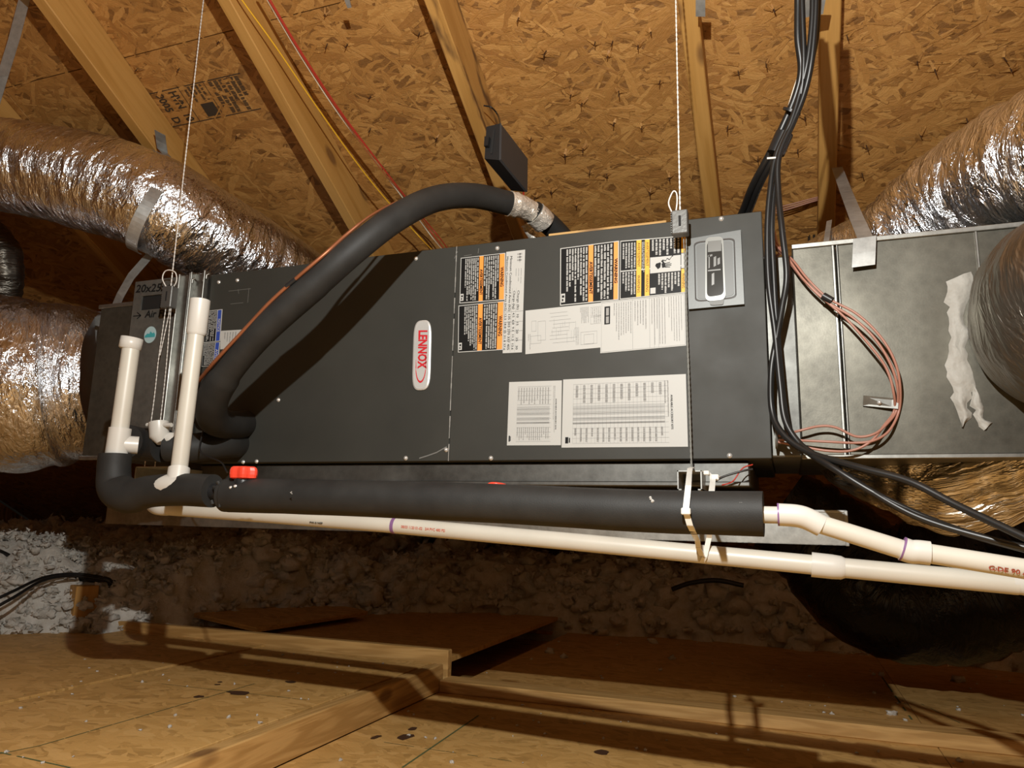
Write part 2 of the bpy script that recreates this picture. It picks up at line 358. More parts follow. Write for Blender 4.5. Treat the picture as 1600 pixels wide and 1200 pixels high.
# dark stains
mb = MB()
for px, py, z, a, b in ((372, 1083, PZ, .035, .010), (310, 1089, PZ, .016, .008), (455, 1066, PZ, .02, .008), (632, 1152, FZ, .022, .014), (588, 1152, FZ, .01, .01), (645, 1139, FZ, .012, .008), (343, 1066, PZ, .008, .004), (938, 1176, FZ, .02, .01), (340, 1070, PZ, .008, .004), (555, 1100, FZ, .01, .006)):
    c = atz(px, py, z) + Vector((0, 0, .0012)); P = []
    for k in range(11): t = 2 * math.pi * k / 11; q = .7 + .5 * random.random(); P.append(c + Vector((math.cos(t) * a * q, math.sin(t) * b * 2 * q, 0)))
    mb.add(P, [tuple(range(11))])
mb.build('stain', plain('floor_stain', (.07, .032, .015), .6), fl)

# rafters
raf = [(-3.30, .040), (-2.69, .042), (-2.075, .045), (-1.47, .042), (-.858, .042), (-.187, .050), (.155, .052), (.83, .04), (1.44, .04)]
LB = {-2.69: 'pine rafter in the dark low on the left between the two foil ducts', -2.075: 'pine rafter leftmost of those above the upper left foil duct', -1.47: 'clean pine rafter with two pencil ticks, yellow wire passing over it',
      -.858: 'pine rafter with dark bark-stained edge carrying the black plastic box', -.187: 'narrow pine rafter with a dark knot beside the right hanging rope', .155: 'pine rafter behind the black cable bundle, right of the knotted rafter'}
ex = {'-3.3': 'pine rafter at the far dark left end'}
for x, w in raf:
    if x < -3 or x > .5: continue
    h = CS - CR; cr = CR
    if x == .155: h = .055; cr = CS - h
    if x == -.187: h = .09; cr = CS - h
    o = lumber('rafter', roofpt(x * cr / CR, s0 - 3.1, (CS + cr) / 2), roofpt(x * cr / CR, s0 + 3.2, (CS + cr) / 2), w, h - .001, RAFTD if x == -.858 else RAFT, ND)
    tag(o, LB[x], 'rafter')
# small steel clip on the knotted rafter, plate by the cables, bit of bracket at the top edge
for a, b, c, d, nm, lb in (((1087, 0), (1102, 0), (1102, 26), (1087, 26), 'sheathing_clip', 'small grey steel clip on the knotted rafter at the top edge'), ((538, 0), (546, 0), (549, 12), (543, 13), 'sheathing_clip', 'small pale clip hanging at the top between wire bundle and stained rafter'), ((1252, 0), (1290, 0), (1286, 22), (1256, 28), 'metal_plate', 'grey steel plate behind the black cables on the rafter top')):
    mb = MB(); mb.prism([atroof(*p, 1.985) for p in (a, b, c, d)], ND * .003); tag(mb.build(nm, STRAPM), lb, 'bracket')

# nails coming through the sheathing, with the splinters they raised
NP = [(850 + x / 3, y / 3) for x, y in ((240, 195), (323, 192), (443, 207), (500, 145), (303, 255), (545, 375), (350, 425), (181, 475), (330, 570), (458, 590), (100, 715), (185, 690), (216, 800), (295, 815), (588, 822), (497, 893), (36, 890), (152, 955), (1075, 35), (910, 332), (1040, 290), (862, 590), (1003, 735), (12, 235), (128, 440))]
NP += [(400 + x / 3, y / 3) for x, y in ((1235, 75), (1352, 255), (1290, 645), (1312, 915), (1385, 885), (1452, 722), (540, 450), (432, 205), (335, 205), (540, 600), (600, 770), (330, 60), (770, 150), (850, 640))]
NP += [(1150 + x / 3, y / 3) for x, y in ((175, 38), (290, 700), (322, 540), (520, 165), (850, 285), (930, 320), (1285, 320), (1080, 555), (860, 625), (610, 680), (590, 810), (1250, 265))]
NP += [(x / 3, y / 3) for x, y in ((648, 320), (1115, 630), (840, 320), (1030, 190))]
mb = MB(); nm_me = None
for px, py in NP:
    p = atroof(px, py, CS); L = random.uniform(.022, .034)
    d = (-ND + Vector((random.uniform(-.12, .12), random.uniform(-.1, .1), random.uniform(-.1, .1)))).normalized()
    if nm_me is None:
        q = MB(); q.tube([(0, 0, 0), (0, 0, 1)], [.0017, .0013], 6); o = q.build('nail', NAILM, ceil); nm_me = o.data; o.data.materials[0] = NAILM
        for v in nm_me.vertices: v.co -= Vector((0, 0, 0))
    else: o = bpy.data.objects.new('nail', nm_me); COL.objects.link(o); o.parent = ceil
    o.matrix_local = Matrix.Translation(p) @ d.to_track_quat('Z', 'Y').to_matrix().to_4x4() @ Matrix.Diagonal((1, 1, L, 1))
    for k in range(random.randint(3, 6)):
        a = random.uniform(0, 2 * math.pi) if random.random() < .5 else random.gauss(.15, .3) + (math.pi if random.random() < .5 else 0)
        dx = Vector((1, 0, 0)) * math.cos(a) + SD * math.sin(a); dy = ND.cross(dx); ln = random.uniform(.010, .030); w = random.uniform(.002, .005); lift = random.uniform(.004, .013)
        b = p + dx * .002; e = p + dx * ln
        mb.prism([b - dy * w - ND * lift, b + dy * w - ND * lift, e + dy * w * .5 , e - dy * w * .6 ], -ND * .0012)
# loose strands of the sheathing standing proud
for k in range(900):
    px, py = random.uniform(-20, 1620), random.uniform(-20, 400)
    p = atroof(px, py, CS); a = random.gauss(.1, .55); dx = Vector((1, 0, 0)) * math.cos(a) + SD * math.sin(a); dy = ND.cross(dx)
    ln = random.uniform(.012, .045); w = random.uniform(.002, .009); l1 = random.uniform(-.001, .002); l2 = random.uniform(.001, .004)
    c1 = p - dx * ln - dy * w - ND * l1; mb.prism([c1, p - dx * ln + dy * w * random.uniform(.4, 1) - ND * l1, p + dx * ln + dy * w - ND * l2, p + dx * ln - dy * w * random.uniform(.3, 1) - ND * l2], -ND * .0006)
sp = mb.build('splinter', OSB, ceil); sp['kind'] = 'stuff'

# ------------------------------------------------------------------ lettering helpers
def letters(txt, size, M, m, name='lettering', parent=None, tl=None, bold=0.0, shear=0.0, width=None, align='CENTER'):
    c = bpy.data.curves.new('t', 'FONT'); c.body = txt; c.size = size; c.offset = bold; c.shear = shear; c.align_x = align; c.align_y = 'CENTER'; c.resolution_u = 2
    o = bpy.data.objects.new('t', c); COL.objects.link(o); me = bpy.data.meshes.new_from_object(o); bpy.data.objects.remove(o)
    xs = [v.co.x for v in me.vertices]
    if width and xs: k = width / (max(xs) - min(xs)); me.transform(Matrix.Diagonal((k, 1, 1, 1)))
    me.transform(M); me.materials.clear(); me.materials.append(m)
    if parent is not None: me.transform(Matrix.Translation(-Vector(tl)))
    o = bpy.data.objects.new(name, me); COL.objects.link(o)
    if parent is not None: o.parent = parent
    return o
def sideM(p, xdir=(0, 0, -1), ydir=(1, 0, 0)):     # text running down the face, tops to the right
    x = Vector(xdir).normalized(); y = Vector(ydir).normalized(); z = x.cross(y); M = Matrix((x, y, z)).transposed().to_4x4(); M.translation = p; return M

class Sheet:
    """a flat printed sheet on the face: corners in order TL TR BR BL"""
    def __init__(s, cs, Y, m, thing, name='label', label=None, th=.0006):
        s.c = [at(*p, Y) for p in cs]; s.Y = Y; s.t = thing; s.lv = 0
        mb = MB(); mb.prism(s.c, (0, th, 0)); s.o = mb.build(name, m, thing)
        if label: s.o['label'] = label
    def P(s, u, v, e=.0004): a = lerp(s.c[0], s.c[1], u); b = lerp(s.c[3], s.c[2], u); p = lerp(a, b, v); return Vector((p.x, p.y - e, p.z))
    def rects(s, rs, m, name='print', e=.0004):
        for G_ in ([[r_] for r_ in rs] if len(rs) < 4 else [rs]):
            mb = MB()
            for u0, v0, u1, v1 in G_: mb.quad(s.P(u0, v0, e), s.P(u1, v0, e), s.P(u1, v1, e), s.P(u0, v1, e))
            o = sub(name, mb, m, s.o, s.t.location)
            if len(G_) > 1: o['kind'] = 'stuff'
        return o
    def text(s, txt, u, v0, v1, m, frac=.06, bold=0, e=.0008):
        a = s.P(u, v0, e); b = s.P(u, v1, e); w = (b - a).length; x = (b - a).normalized(); y = (s.P(min(u + .1, 1), (v0 + v1) / 2, e) - s.P(max(0, min(u + .1, 1) - .2), (v0 + v1) / 2, e)).normalized()
        y = (y - x * y.dot(x)).normalized(); W = (s.c[1] - s.c[0]).length
        return letters(txt, frac * W, sideM((a + b) / 2, x, y), m, 'lettering', s.o, s.t.location, bold, 0, w)
def textlines(u0, u1, v0, v1, n, lw=.6, ragged=.5, word=.07, seed=1):
    r = random.Random(seed); out = []; st = (u1 - u0) / n
    for i in range(n):
        u = u1 - (i + .5) * st; end = v1 if r.random() > ragged else lerp(v0, v1, r.uniform(.55, 1)); v = v0
        if i == n - 1: end = lerp(v0, v1, r.uniform(.3, .8))
        while v < end:
            w = r.uniform(.4, 1.5) * word
            # letters of a word as short ticks
            k = v
            while k < min(v + w, end):
                out.append((u - st * lw / 2, k, u + st * lw / 2 * r.choice((1, 1, .7)), min(k + word * .20, end))); k += word * .27
            v += w + word * .3
    return out

# ------------------------------------------------------------------ air handler
FY = 1.6; X0, XS, X1 = -1.52, -.751, -.0254; Z0, Z1 = .144, .6815
AH = T('air_handler', 'long black horizontal air handler cabinet covered with warning labels, hung in the middle', 'air handler', ((X0 + X1) / 2, FY + .28, Z0))
mb = MB(); mb.box((X0, FY + .004, Z0 - .002), (X1 - .002, FY + .56, Z1 - .003), .003); mb.build('cabinet', PAINT, AH)
mb = MB(); mb.box((X0 + .01, FY + .02, Z0 - .052), (X1 - .045, FY + .54, Z0 - .004), .003); mb.box((X0 + .01, FY + .012, Z0 - .056), (X1 - .045, FY + .03, Z0 - .046), .002); mb.build('base_rail', PAINTG, AH)
XC = at(1074, 480, FY).x
mb = MB(); mb.box((X0, FY - .001, Z0), (XS - .0012, FY + .004, Z1), .0015); mb.build('front_panel', PAINT, AH)
mb = MB(); mb.box((XS + .0012, FY - .001, Z0), (X1, FY + .004, Z1), .0015); mb.build('front_panel', PAINT, AH)
# bright worn edge of the seam
mb = MB()
for k in range(40):
    z = lerp(Z0, Z1, k / 40); w = random.choice((0, .0012, .0018, .0022)); 
    if w: mb.box((XS - w / 2, FY - .0016, z), (XS + w / 2, FY + .001, z + (Z1 - Z0) / 40))
mb.build('seam', plain('bare_metal_edge', (.55, .55, .52), .4, .6), AH)
def screw(p, par, r=.0045):
    mb = MB(); mb.lathe([(r * 1.25, 0), (r * 1.25, .001), (r, .0012), (r * .9, .0035), (r * .5, .0045), (0, .0047)], Matrix.Translation(p) @ Matrix.Rotation(math.pi / 2, 4, 'X'), 10); return mb.build('screw', CHROME, par)
for p in ((342, 441), (371, 438), (650, 404), (777, 388), (1127, 342), (435, 625), (401, 721), (634, 716), (767, 716), (1140, 712), (380, 722), (697, 703)): screw(at(*p, FY - .001), AH)
# faint knock-out marks
mb = MB()
for a, b in (((357, 455), (392, 451)), ((389, 450), (387, 473)), ((360, 475), (380, 473)), ((372, 452), (373, 459)), ((737, 398), (725, 400)), ((748, 388), (747, 396)), ((715, 393), (710, 404))):
    p, q = at(*a, FY - .002), at(*b, FY - .002); n = Vector((-(q - p).z, 0, (q - p).x)).normalized() * .0009; mb.quad(p - n, q - n, q + n, p + n)
mb.build('knockout_mark', plain('mark_grey', (.11, .11, .10), .6), AH, 'stuff')
mb = MB(); P = [at(655, 717, FY - .002), at(668, 713, FY - .002), at(682, 708, FY - .002), at(698, 699, FY - .002)]
for a, b in zip(P, P[1:]): mb.quad(a, b, b + Vector((0, 0, .003)), a + Vector((0, 0, .003)))
mb.build('scratch', plain('scratch_grey', (.16, .16, .15), .6), AH)

# silver badge
cx, cz = at(660, 555, FY), None
bd = MB(); hw, hh = pxw(15.5, 660, 555, FY), pxw(56, 660, 555, FY) ; tilt = at(661.5, 500, FY) - at(658.5, 611, FY); ax = tilt.normalized(); bx = Vector((ax.z, 0, -ax.x))
def pill(a, b, y, n=10, pw=.55):
    P = []
    for k in range(4 * n):
        t = 2 * math.pi * k / (4 * n); c, s_ = math.cos(t), math.sin(t); P.append(cx + bx * a * math.copysign(abs(c) ** .62, c) + ax * b * math.copysign(abs(s_) ** .36, s_) + Vector((0, y, 0)))
    return P
r0, r1, r2 = pill(hw, hh, -.001), pill(hw, hh, -.004), pill(hw * .86, hh * .965, -.006); n = len(r0)
bd.add(r0 + r1 + r2, [(i, (i + 1) % n, n + (i + 1) % n, n + i) for i in range(n)] + [(n + i, n + (i + 1) % n, 2 * n + (i + 1) % n, 2 * n + i) for i in range(n)] + [tuple(range(2 * n, 3 * n))])
badge = bd.build('badge', SILVER, AH); badge['label'] = 'silver badge with red logo lettering'
letters('LENNOX', .033, sideM(cx + ax * hh * .17 + bx * hw * .08 + Vector((0, -.0068, 0)), -ax, bx), REDI, 'lettering', badge, AH.location, .0012, .12, hh * 1.12)
mb = MB()     # swoosh round the foot of the word
def sw(t, o): a = lerp(-.35, 1.15, t) * math.pi; return cx + bx * hw * (.66 + o * .0) * -math.cos(a * 1.0 - .55) * 1.0 + ax * (-hh * .50 - hh * .33 * math.sin(max(0, min(math.pi, a)))) + Vector((0, -.0068, 0))
N = 16; O = []; I = []
for k in range(N + 1):
    t = k / N; a = math.pi * t; th = .0045 * math.sin(math.pi * t) ** .6 + .0004
    p = cx + bx * (-hw * .58 * math.cos(a)) + ax * (-hh * .38 - hh * .42 * math.sin(a)) + Vector((0, -.0068, 0)); q = (p - (cx - ax * hh * .38)).normalized(); q.y = 0
    O.append(p); I.append(p - q * th)
for k in range(N): mb.quad(O[k], O[k + 1], I[k + 1], I[k])
p0 = O[-1]; mb.quad(p0, p0 - bx * .0022, p0 - bx * .0005 + ax * hh * .55, p0 + ax * hh * .55); p0 = O[0]; mb.quad(p0, p0 + bx * .0022, p0 + bx * .0006 + ax * hh * .25, p0 + ax * hh * .25)
sub('logo_swoosh', mb, REDI, badge, AH.location)

LY = FY - .0022
def warn_label(cs, words, cols, lines, seed, col=ORANGE):
    s = Sheet(cs, LY, WHITE, AH, label='black and orange warning sticker' if col is ORANGE else 'black and yellow warning sticker')
    s.rects([(.015, .015, .985, .985)], INK, 'ground', .0003)
    s.rects([(a, .015, b, .985) for a, b in cols], col, 'stripe', .0005)
    for (a, b), w in zip(cols, words): s.text(w, (a + b) / 2, .30, .72 if len(w) < 10 else .86, INK, (b - a) * .95, .0004)
    for i, (a, b, n_) in enumerate(lines): s.rects(textlines(a, b, .04, .96, n_, .58, .4, .085, seed + i), WHITE, 'print', .0005)
    s.rects([(.02, .80, .09, .95)], WHITE, 'print', .0007); s.rects([(.035, .83, .075, .87), (.035, .89, .06, .93)], INK, 'print', .0009)
    return s
warn_label([(720, 403), (789.6, 395), (788.4, 468.6), (718, 474)], ['WARNING', 'AVERTISSEMENT'], [(.88, .985), (.43, .52)], [(.10, .42, 7), (.53, .87, 7)], 3)
warn_label([(716.4, 477.6), (787.8, 470.4), (785.4, 546.6), (715.5, 550.8)], ['WARNING', 'AVERTISSEMENT'], [(.87, .985), (.44, .54)], [(.13, .43, 7), (.56, .86, 6)], 9)
warn_label([(875.5, 388), (967.3, 376), (966.6, 468.5), (875, 477.7)], ['WARNING', 'AVERTISSEMENT'], [(.915, .985), (.49, .57)], [(.10, .48, 8), (.58, .90, 6)], 17)
s = Sheet([(969.3, 376.4), (1071.4, 368), (1071.4, 457.3), (968.5, 468)], LY, WHITE, AH, label='black and yellow shock warning sticker')
s.rects([(.01, .015, .99, .515), (.01, .535, .99, .985)], INK, 'ground', .0003)
s.rects([(.255, .015, .33, .985), (.385, .015, .455, .985), (.935, .015, .995, .30), (.935, .58, .995, .985)], YELLOW, 'stripe', .0005)
s.rects([(.465, .335, .925, .61), (.935, .31, .995, .57)], WHITE, 'panel_print', .0006)
for u, w, a, b in ((.29, 'AVERTISSEMENT', .06, .48), (.42, 'AVERTISSEMENT', .06, .48), (.29, 'WARNING', .62, .92), (.42, 'WARNING', .62, .92), (.965, 'WARNING', .66, .92)): s.text(w, u, a, b, INK, .06)
s.rects(textlines(.03, .25, .05, .5, 5, .55, .5, .05, 5) + textlines(.03, .25, .55, .94, 5, .55, .5, .05, 6) + textlines(.335, .38, .05, .9, 2, .55, .5, .05, 7) + textlines(.48, .92, .03, .31, 8, .55, .5, .05, 8) + textlines(.58, .92, .63, .97, 7, .55, .5, .05, 9) + [(.47, .86, .55, .96)], WHITE, 'print', .0007)
# hand and shock line pictogram
mb = MB()
def pl(pts): mb.add([s.P(.465 + .46 * a, .335 + .275 * b, .001) for a, b in pts], [tuple(range(len(pts)))])
pl([(.17, .55), (.20, .42), (.34, .36), (.36, .44), (.34, .68), (.26, .78)]); pl([(.38, .44), (.50, .42), (.52, .70), (.40, .72)])
for k, (l0, l1) in enumerate(((.50, .66), (.52, .71), (.52, .70), (.50, .66))): b = .44 + k * .075; pl([(l0, b), (l1, b - .05 + k * .025), (l1, b - .01 + k * .025), (l0, b + .05)])
pl([(.42, .44), (.36, .28), (.42, .24), (.48, .42)])
for (a, b), (c, d) in zip([(.40, .22), (.52, .28), (.56, .14), (.64, .24), (.72, .03)], [(.52, .28), (.56, .14), (.64, .24), (.72, .03), (.76, .02)]):
    pl([(a, b - .02), (c, d - .02), (c, d + .035), (a, b + .035)])
sub('pictogram', mb, INK, s.o, AH.location)
# charge table strip
s = Sheet([(791, 393.6), (820.5, 390), (815.4, 550.5), (785.4, 552)], LY - .0003, WHITE, AH, label='white charge table sticker')
s.text('Minimum Conditioned Area (ft2)  135 203 270 337 405', .28, .05, .97, INK, .17); s.text('Minimum Conditioned Area (m2)  12.5 18.8 25 31.4 37.6', .08, .05, .97, INK, .15)
s.text('Charge (kg)   4.5  6.8  9.1  11.3  13.6', .50, .40, .97, INK, .16); s.text('Charge (lb)   10   15   20   25   30', .72, .40, .97, INK, .16)
s.rects([(.60, .03 + k * .03, .85, .045 + k * .03) for k in range(3)] + [(.72, .03, .76, .12), (.0, .60, 1, .604), (.0, .70, 1, .704), (.0, .79, 1, .794), (.0, .88, 1, .884), (.38, .37, .395, .99), (.61, .37, .62, .99)] + textlines(.5, .9, .18, .33, 3, .3, .3, .05, 2), INKG, 'print')
# wiring diagram
s = Sheet([(821, 485.4), (946, 472.3), (946, 542.3), (821, 553.5)], LY, WHITE, AH, label='white wiring diagram sticker'); r = random.Random(4); D = []
def frame(u0, v0, u1, v1, a=.003, b=.006): return [(u0, v0, u1, v0 + b), (u0, v1 - b, u1, v1), (u0, v0, u0 + a, v1), (u1 - a, v0, u1, v1)]
D += frame(.16, .28, .26, .72) + frame(.08, .26, .14, .50) + frame(.07, .6, .2, .78)
for k in range(9): v = .12 + k * .085; u0 = r.uniform(.30, .36); D += [(u0, v, r.uniform(.52, .66), v + .007)]
for k in range(12): u = .34 + k * .027; a = r.uniform(.1, .6); D += [(u, a, u + .0025, a + r.uniform(.08, .3))]
D += frame(.82, .08, .96, .28) + frame(.82, .30, .96, .46) + frame(.70, .62, .90, .90) + frame(.74, .68, .86, .9)
s.rects(D, INKG); s.rects(textlines(.69, .80, .06, .42, 8, .5, .2, .03, 3) + textlines(.83, .95, .10, .44, 5, .4, .3, .04, 8) + textlines(.62, .68, .5, .9, 4, .4, .3, .04, 8) + textlines(.03, .07, .55, .9, 2, .4, .3, .05, 2), INKG)
s = Sheet([(939, 472), (1070, 458), (1072, 540), (938, 552)], LY - .0006, WHITE, AH, label='white specification sheet sticker')
s.rects([(.045, .10, .115, .45)], INK, 'print', .0005); s.rects([(.065, .13, .10, .28), (.065, .30, .10, .43)], INKG, 'print', .0008)
s.rects(textlines(.15, .38, .05, .78, 8, .38, .6, .035, 12) + textlines(.40, .56, .05, .70, 5, .38, .8, .03, 14) + textlines(.60, .78, .04, .93, 6, .3, .2, .02, 15) + textlines(.80, .97, .04, .9, 6, .3, .5, .03, 16) + frame(.01, .02, .99, .985) + [(.385, .02, .389, .98), (.585, .02, .589, .98), (.64, .02, .643, .98), (.69, .02, .693, .98)], INKG)
# accessory sheets
def acc(cs, cols, seed, ttlu):
    s = Sheet(cs, LY, WHITE, AH, label='white accessory table sheet'); D = []; r = random.Random(seed); a0, a1 = cols
    for k in range(25): u = lerp(a0, a1, k / 24); D.append((u, .08, u + .0016, .94))
    for k in range(13): v = .08 + .86 * k / 12; D.append((a0, v, a1 + .03, v + .003))
    for b0, b1 in ((.40, .46), (.48, .53), (.57, .61), (.64, .66)): D += [(a0, v, a1, v + .004) for v in np.linspace(b0, b1, 5)]
    s.rects(D, INKG); s.rects(textlines(a0, a1, .72, .92, 16, .35, .2, .02, seed) + textlines(a0, a1, .1, .36, 12, .35, .4, .02, seed + 1), INKG, 'print', .0005)
    s.text('AVAILABLE ACCESSORY KITS', ttlu, .28, .76, INK, .022 if len(cols) and a1 > .75 else .045, .0001); s.rects(textlines(ttlu - .06, ttlu - .015, .08, .92, 2, .4, .4, .02, seed), INKG)
    s.rects([(.03, .85, .055, .94), (.06, .86, .07, .93)], INK, 'print', .0005)
acc([(795.6, 597), (878, 594.4), (876.4, 695.6), (792, 696)], (.17, .78), 21, .90)
acc([(880, 593), (1071.6, 584.4), (1075, 698), (877.4, 699.4)], (.09, .83), 31, .885)
# blue notice stickers and small tag at the left
s = Sheet([(322, 486), (347.5, 483), (344, 533), (318, 536)], LY, WHITE, AH, label='black and blue notice sticker')
s.rects([(.02, .02, .70, .98)], INK, 'ground'); s.rects([(.74, .02, .96, .98)], BLUE, 'stripe'); s.text('NOTICE', .85, .30, .70, WHITE, .2, .0002); s.rects(textlines(.05, .68, .04, .96, 8, .55, .4, .1, 4), WHITE, 'print', .0006)
s = Sheet([(318, 537), (344, 534), (340, 571), (315, 573)], LY, WHITE, AH, label='black and blue notice sticker')
s.rects([(.02, .02, .70, .98)], INK, 'ground'); s.rects([(.74, .02, .96, .98)], BLUE, 'stripe'); s.text('AVIS', .85, .30, .70, WHITE, .2, .0002); s.rects(textlines(.05, .68, .04, .96, 8, .55, .4, .1, 5), WHITE, 'print', .0006)
s = Sheet([(345, 517), (378, 515), (373, 543), (344, 546)], LY, WHITE, AH, label='small white tag'); s.rects(textlines(.15, .8, .1, .9, 5, .4, .6, .1, 4), INKG)
s = Sheet([(360, 536), (373, 532), (366, 546), (352, 556)], LY - .0004, WHITE, AH, label='small white tag')
# breaker cover plate with its window
bp = [(1071, 374), (1157.4, 359), (1163, 475), (1076, 483)]; BYf = FY - .012
mb = MB(); mb.prism([at(*p, BYf) for p in bp], (0, .011, 0)); plate = mb.build('breaker_cover', PANELG, AH); plate['label'] = 'light grey breaker cover plate'
def rr(cs, Y, r=.2, n=5):    # rounded quad
    c = [at(*p, Y) for p in cs]; out = []
    for i in range(4):
        p = c[i]; a = lerp(p, c[i - 1], r * (1 if i % 2 else .3)); b = lerp(p, c[(i + 1) % 4], r * (.3 if i % 2 else 1))
        for k in range(n + 1): t = k / n; out.append(lerp(lerp(a, p, t), lerp(p, b, t), t))
    return out
mb = MB(); A = rr([(1084, 378), (1148, 371), (1151, 466), (1086, 472)], BYf - .0005); B = [p + Vector((0, -.0015, 0)) for p in rr([(1086, 380), (1146, 373.5), (1149, 464), (1088, 470)], BYf)]; n = len(A)
ring = [(i, (i + 1) % n, n + (i + 1) % n, n + i) for i in range(n)]; mb.add(A + B, ring); sub('rim', mb, plain('rim_grey', (.10, .10, .10), .4, .3), plate, AH.location)
mb = MB(); mb.prism(rr([(1088, 382), (1144, 375.5), (1147, 462), (1090, 468)], BYf - .001), (0, .0008, 0)); sub('recess', mb, plain('recess_grey', (.088, .092, .09), .45, .1), plate, AH.location)
mb = MB(); mb.prism(rr([(1102, 371), (1130, 369), (1134, 468), (1102, 471)], BYf - .0045, .3), (0, .004, 0)); sub('window_frame', mb, plain('frame_clear', (.22, .225, .21), .3, .1), plate, AH.location)
mb = MB(); mb.prism(rr([(1104.5, 378), (1127.5, 375), (1131, 460), (1104.5, 464)], BYf - .0055, .3), (0, .002, 0)); sub('window_pane', mb, WINM, plate, AH.location)
mb = MB()
for a, b, c, d in ((1106, 377, 1127, 394), (1106, 399, 1113, 402), (1115, 402, 1119, 417), (1106, 422, 1126, 424), (1112, 428, 1116, 446), (1121, 404, 1125, 414), (1107, 400, 1109, 420)):
    mb.prism([at(a, b, BYf - .006), at(c, b - 2, BYf - .006), at(c, d - 2, BYf - .006), at(a, d, BYf - .006)], (0, .0004, 0))
sub('breaker', mb, plain('breaker_grey', (.12, .12, .11), .3), plate, AH.location)
mb = MB(); mb.prism(rr([(1106, 463), (1132, 462), (1130, 476), (1110, 477)], BYf - .003, .4), (0, .003, 0)); sub('finger_pull', mb, plain('pull_grey', (.14, .145, .14), .5, 0), plate, AH.location)
# light strip of wood edge showing over the top
mb = MB(); mb.box((at(872, 370, 1.7).x, 1.62, Z1), (at(1045, 350, 1.66).x, 1.66, Z1 + .014), .001); tag(mb.build('wood_strip', PINE), 'thin pale wooden strip lying on top of the black cabinet', 'board')

# ------------------------------------------------------------------ filter cabinet
FX0, FX1 = at(207, 500, FY).x - .005, X0 - .002
XF = at(284, 439, FY).x
FC = T('filter_cabinet', 'grey metal filter cabinet at the left end of the black unit with handwritten size', 'filter box', ((FX0 + FX1) / 2, FY + .28, Z0))
mb = MB(); mb.box((FX0, FY + .006, Z0 + .01), (FX1, FY + .56, Z1 + .004), .003); mb.build('body', GALV, FC)
mb = MB()    # door with the sight slot cut out: four strips round the hole
hx0, hz1 = at(222, 463, FY).x, at(222, 463, FY).z; hx1, hz0 = at(252, 482, FY).x, at(252, 482, FY).z
for lo, hi in (((FX0, hz1), (XF, Z1 + .006)), ((FX0, Z0 + .01), (XF, hz0)), ((FX0, hz0), (hx0, hz1)), ((hx1, hz0), (XF, hz1))): mb.box((lo[0], FY - .001, lo[1]), (hi[0], FY + .004, hi[1]))
door = mb.build('door_panel', GALVC, FC)
mb = MB(); mb.box((hx0, FY + .0045, hz0), (hx1, FY + .0055, hz1)); sub('slot', mb, CAV, door, FC.location)
def chan(a, b, w, d, m, name):
    mb = MB(); x0, x1 = at(*a, FY).x, at(*b, FY).x; mb.box((x0, FY - d, Z0 + .03), (x0 + w, FY + .003, Z1 + .008), .001); mb.box((x1 - w, FY - d, Z0 + .03), (x1, FY + .003, Z1 + .008), .001)
    mb.box((x0, FY - d * .3, Z0 + .03), (x1, FY + .003, Z1 + .006), .001); return mb.build(name, m, FC)
chan((284, 439), (303, 438), .006, .016, GALVB, 'channel'); chan((305, 438), (328, 436), .006, .022, GALVB, 'channel')
mb = MB()
for px, py in ((300, 443), (317, 440), (322, 436)): p = at(px, py, FY - .02); mb.tube([p, p + Vector((0, 0, .012)), p + Vector((.006, .004, .016))], .003, 6)
mb.build('bent_tab', GALVB, FC, 'stuff')
mb = MB()
for px, py in ((279, 505), (262, 650)): p = at(px, py, FY - .004); mb.box((p.x - .002, p.y, p.z - .014), (p.x + .002, p.y + .004, p.z + .012))
mb.build('latch_tab', TIE, FC, 'stuff')
MK = Matrix
def face_text(t, px0, px1, py, h, m, par, th, slope=-.05):
    a = at(px0, py, FY - .002); b = at(px1, py + slope * (px1 - px0), FY - .002); x = (b - a).normalized(); y = Vector((-x.z, 0, x.x)); M = Matrix((x, y, x.cross(y))).transposed().to_4x4(); M.translation = (a + b) / 2
    return letters(t, h, M, m, 'handwriting', par, th, .0006, .1, (b - a).length)
face_text('20x25x4', 212, 268, 452, .034, INK, FC, FC.location, -.06); face_text('Air Flow', 226, 274, 491.5, .030, INK, FC, FC.location, -.05)
mb = MB(); p = at(208, 494, FY - .002); q = at(220, 493, FY - .002)
def st(a, b, w=.0014): n = Vector((-(b - a).z, 0, (b - a).x)).normalized() * w; mb.quad(a - n, b - n, b + n, a + n)
st(p, q); st(q, at(214, 488, FY - .002)); st(q, at(214, 498, FY - .002)); mb.build('drawn_arrow', INK, FC)
c = at(234.5, 523, FY - .002); R_ = pxw(12, 234, 523, FY)
mb = MB(); mb.prism([c + Vector((math.cos(t) * R_, 0, math.sin(t) * R_ * 1.12)) for t in np.linspace(0, 2 * math.pi, 29)[:-1]], (0, .0006, 0)); rs = mb.build('round_sticker', PALEB, FC); rs['label'] = 'round pale blue and teal sticker'
mb = MB(); e = Vector((0, -.0006, 0)); mb.add([c + e + Vector((x * R_, 0, z * R_)) for x, z in ((-.85, -.1), (-.4, .2), (-.15, .1), (.05, .45), (.4, .15), (.6, .3), (.85, .0), (.85, -.35), (-.85, -.35))], [tuple(range(9))]); sub('print', mb, TEAL, rs, FC.location)

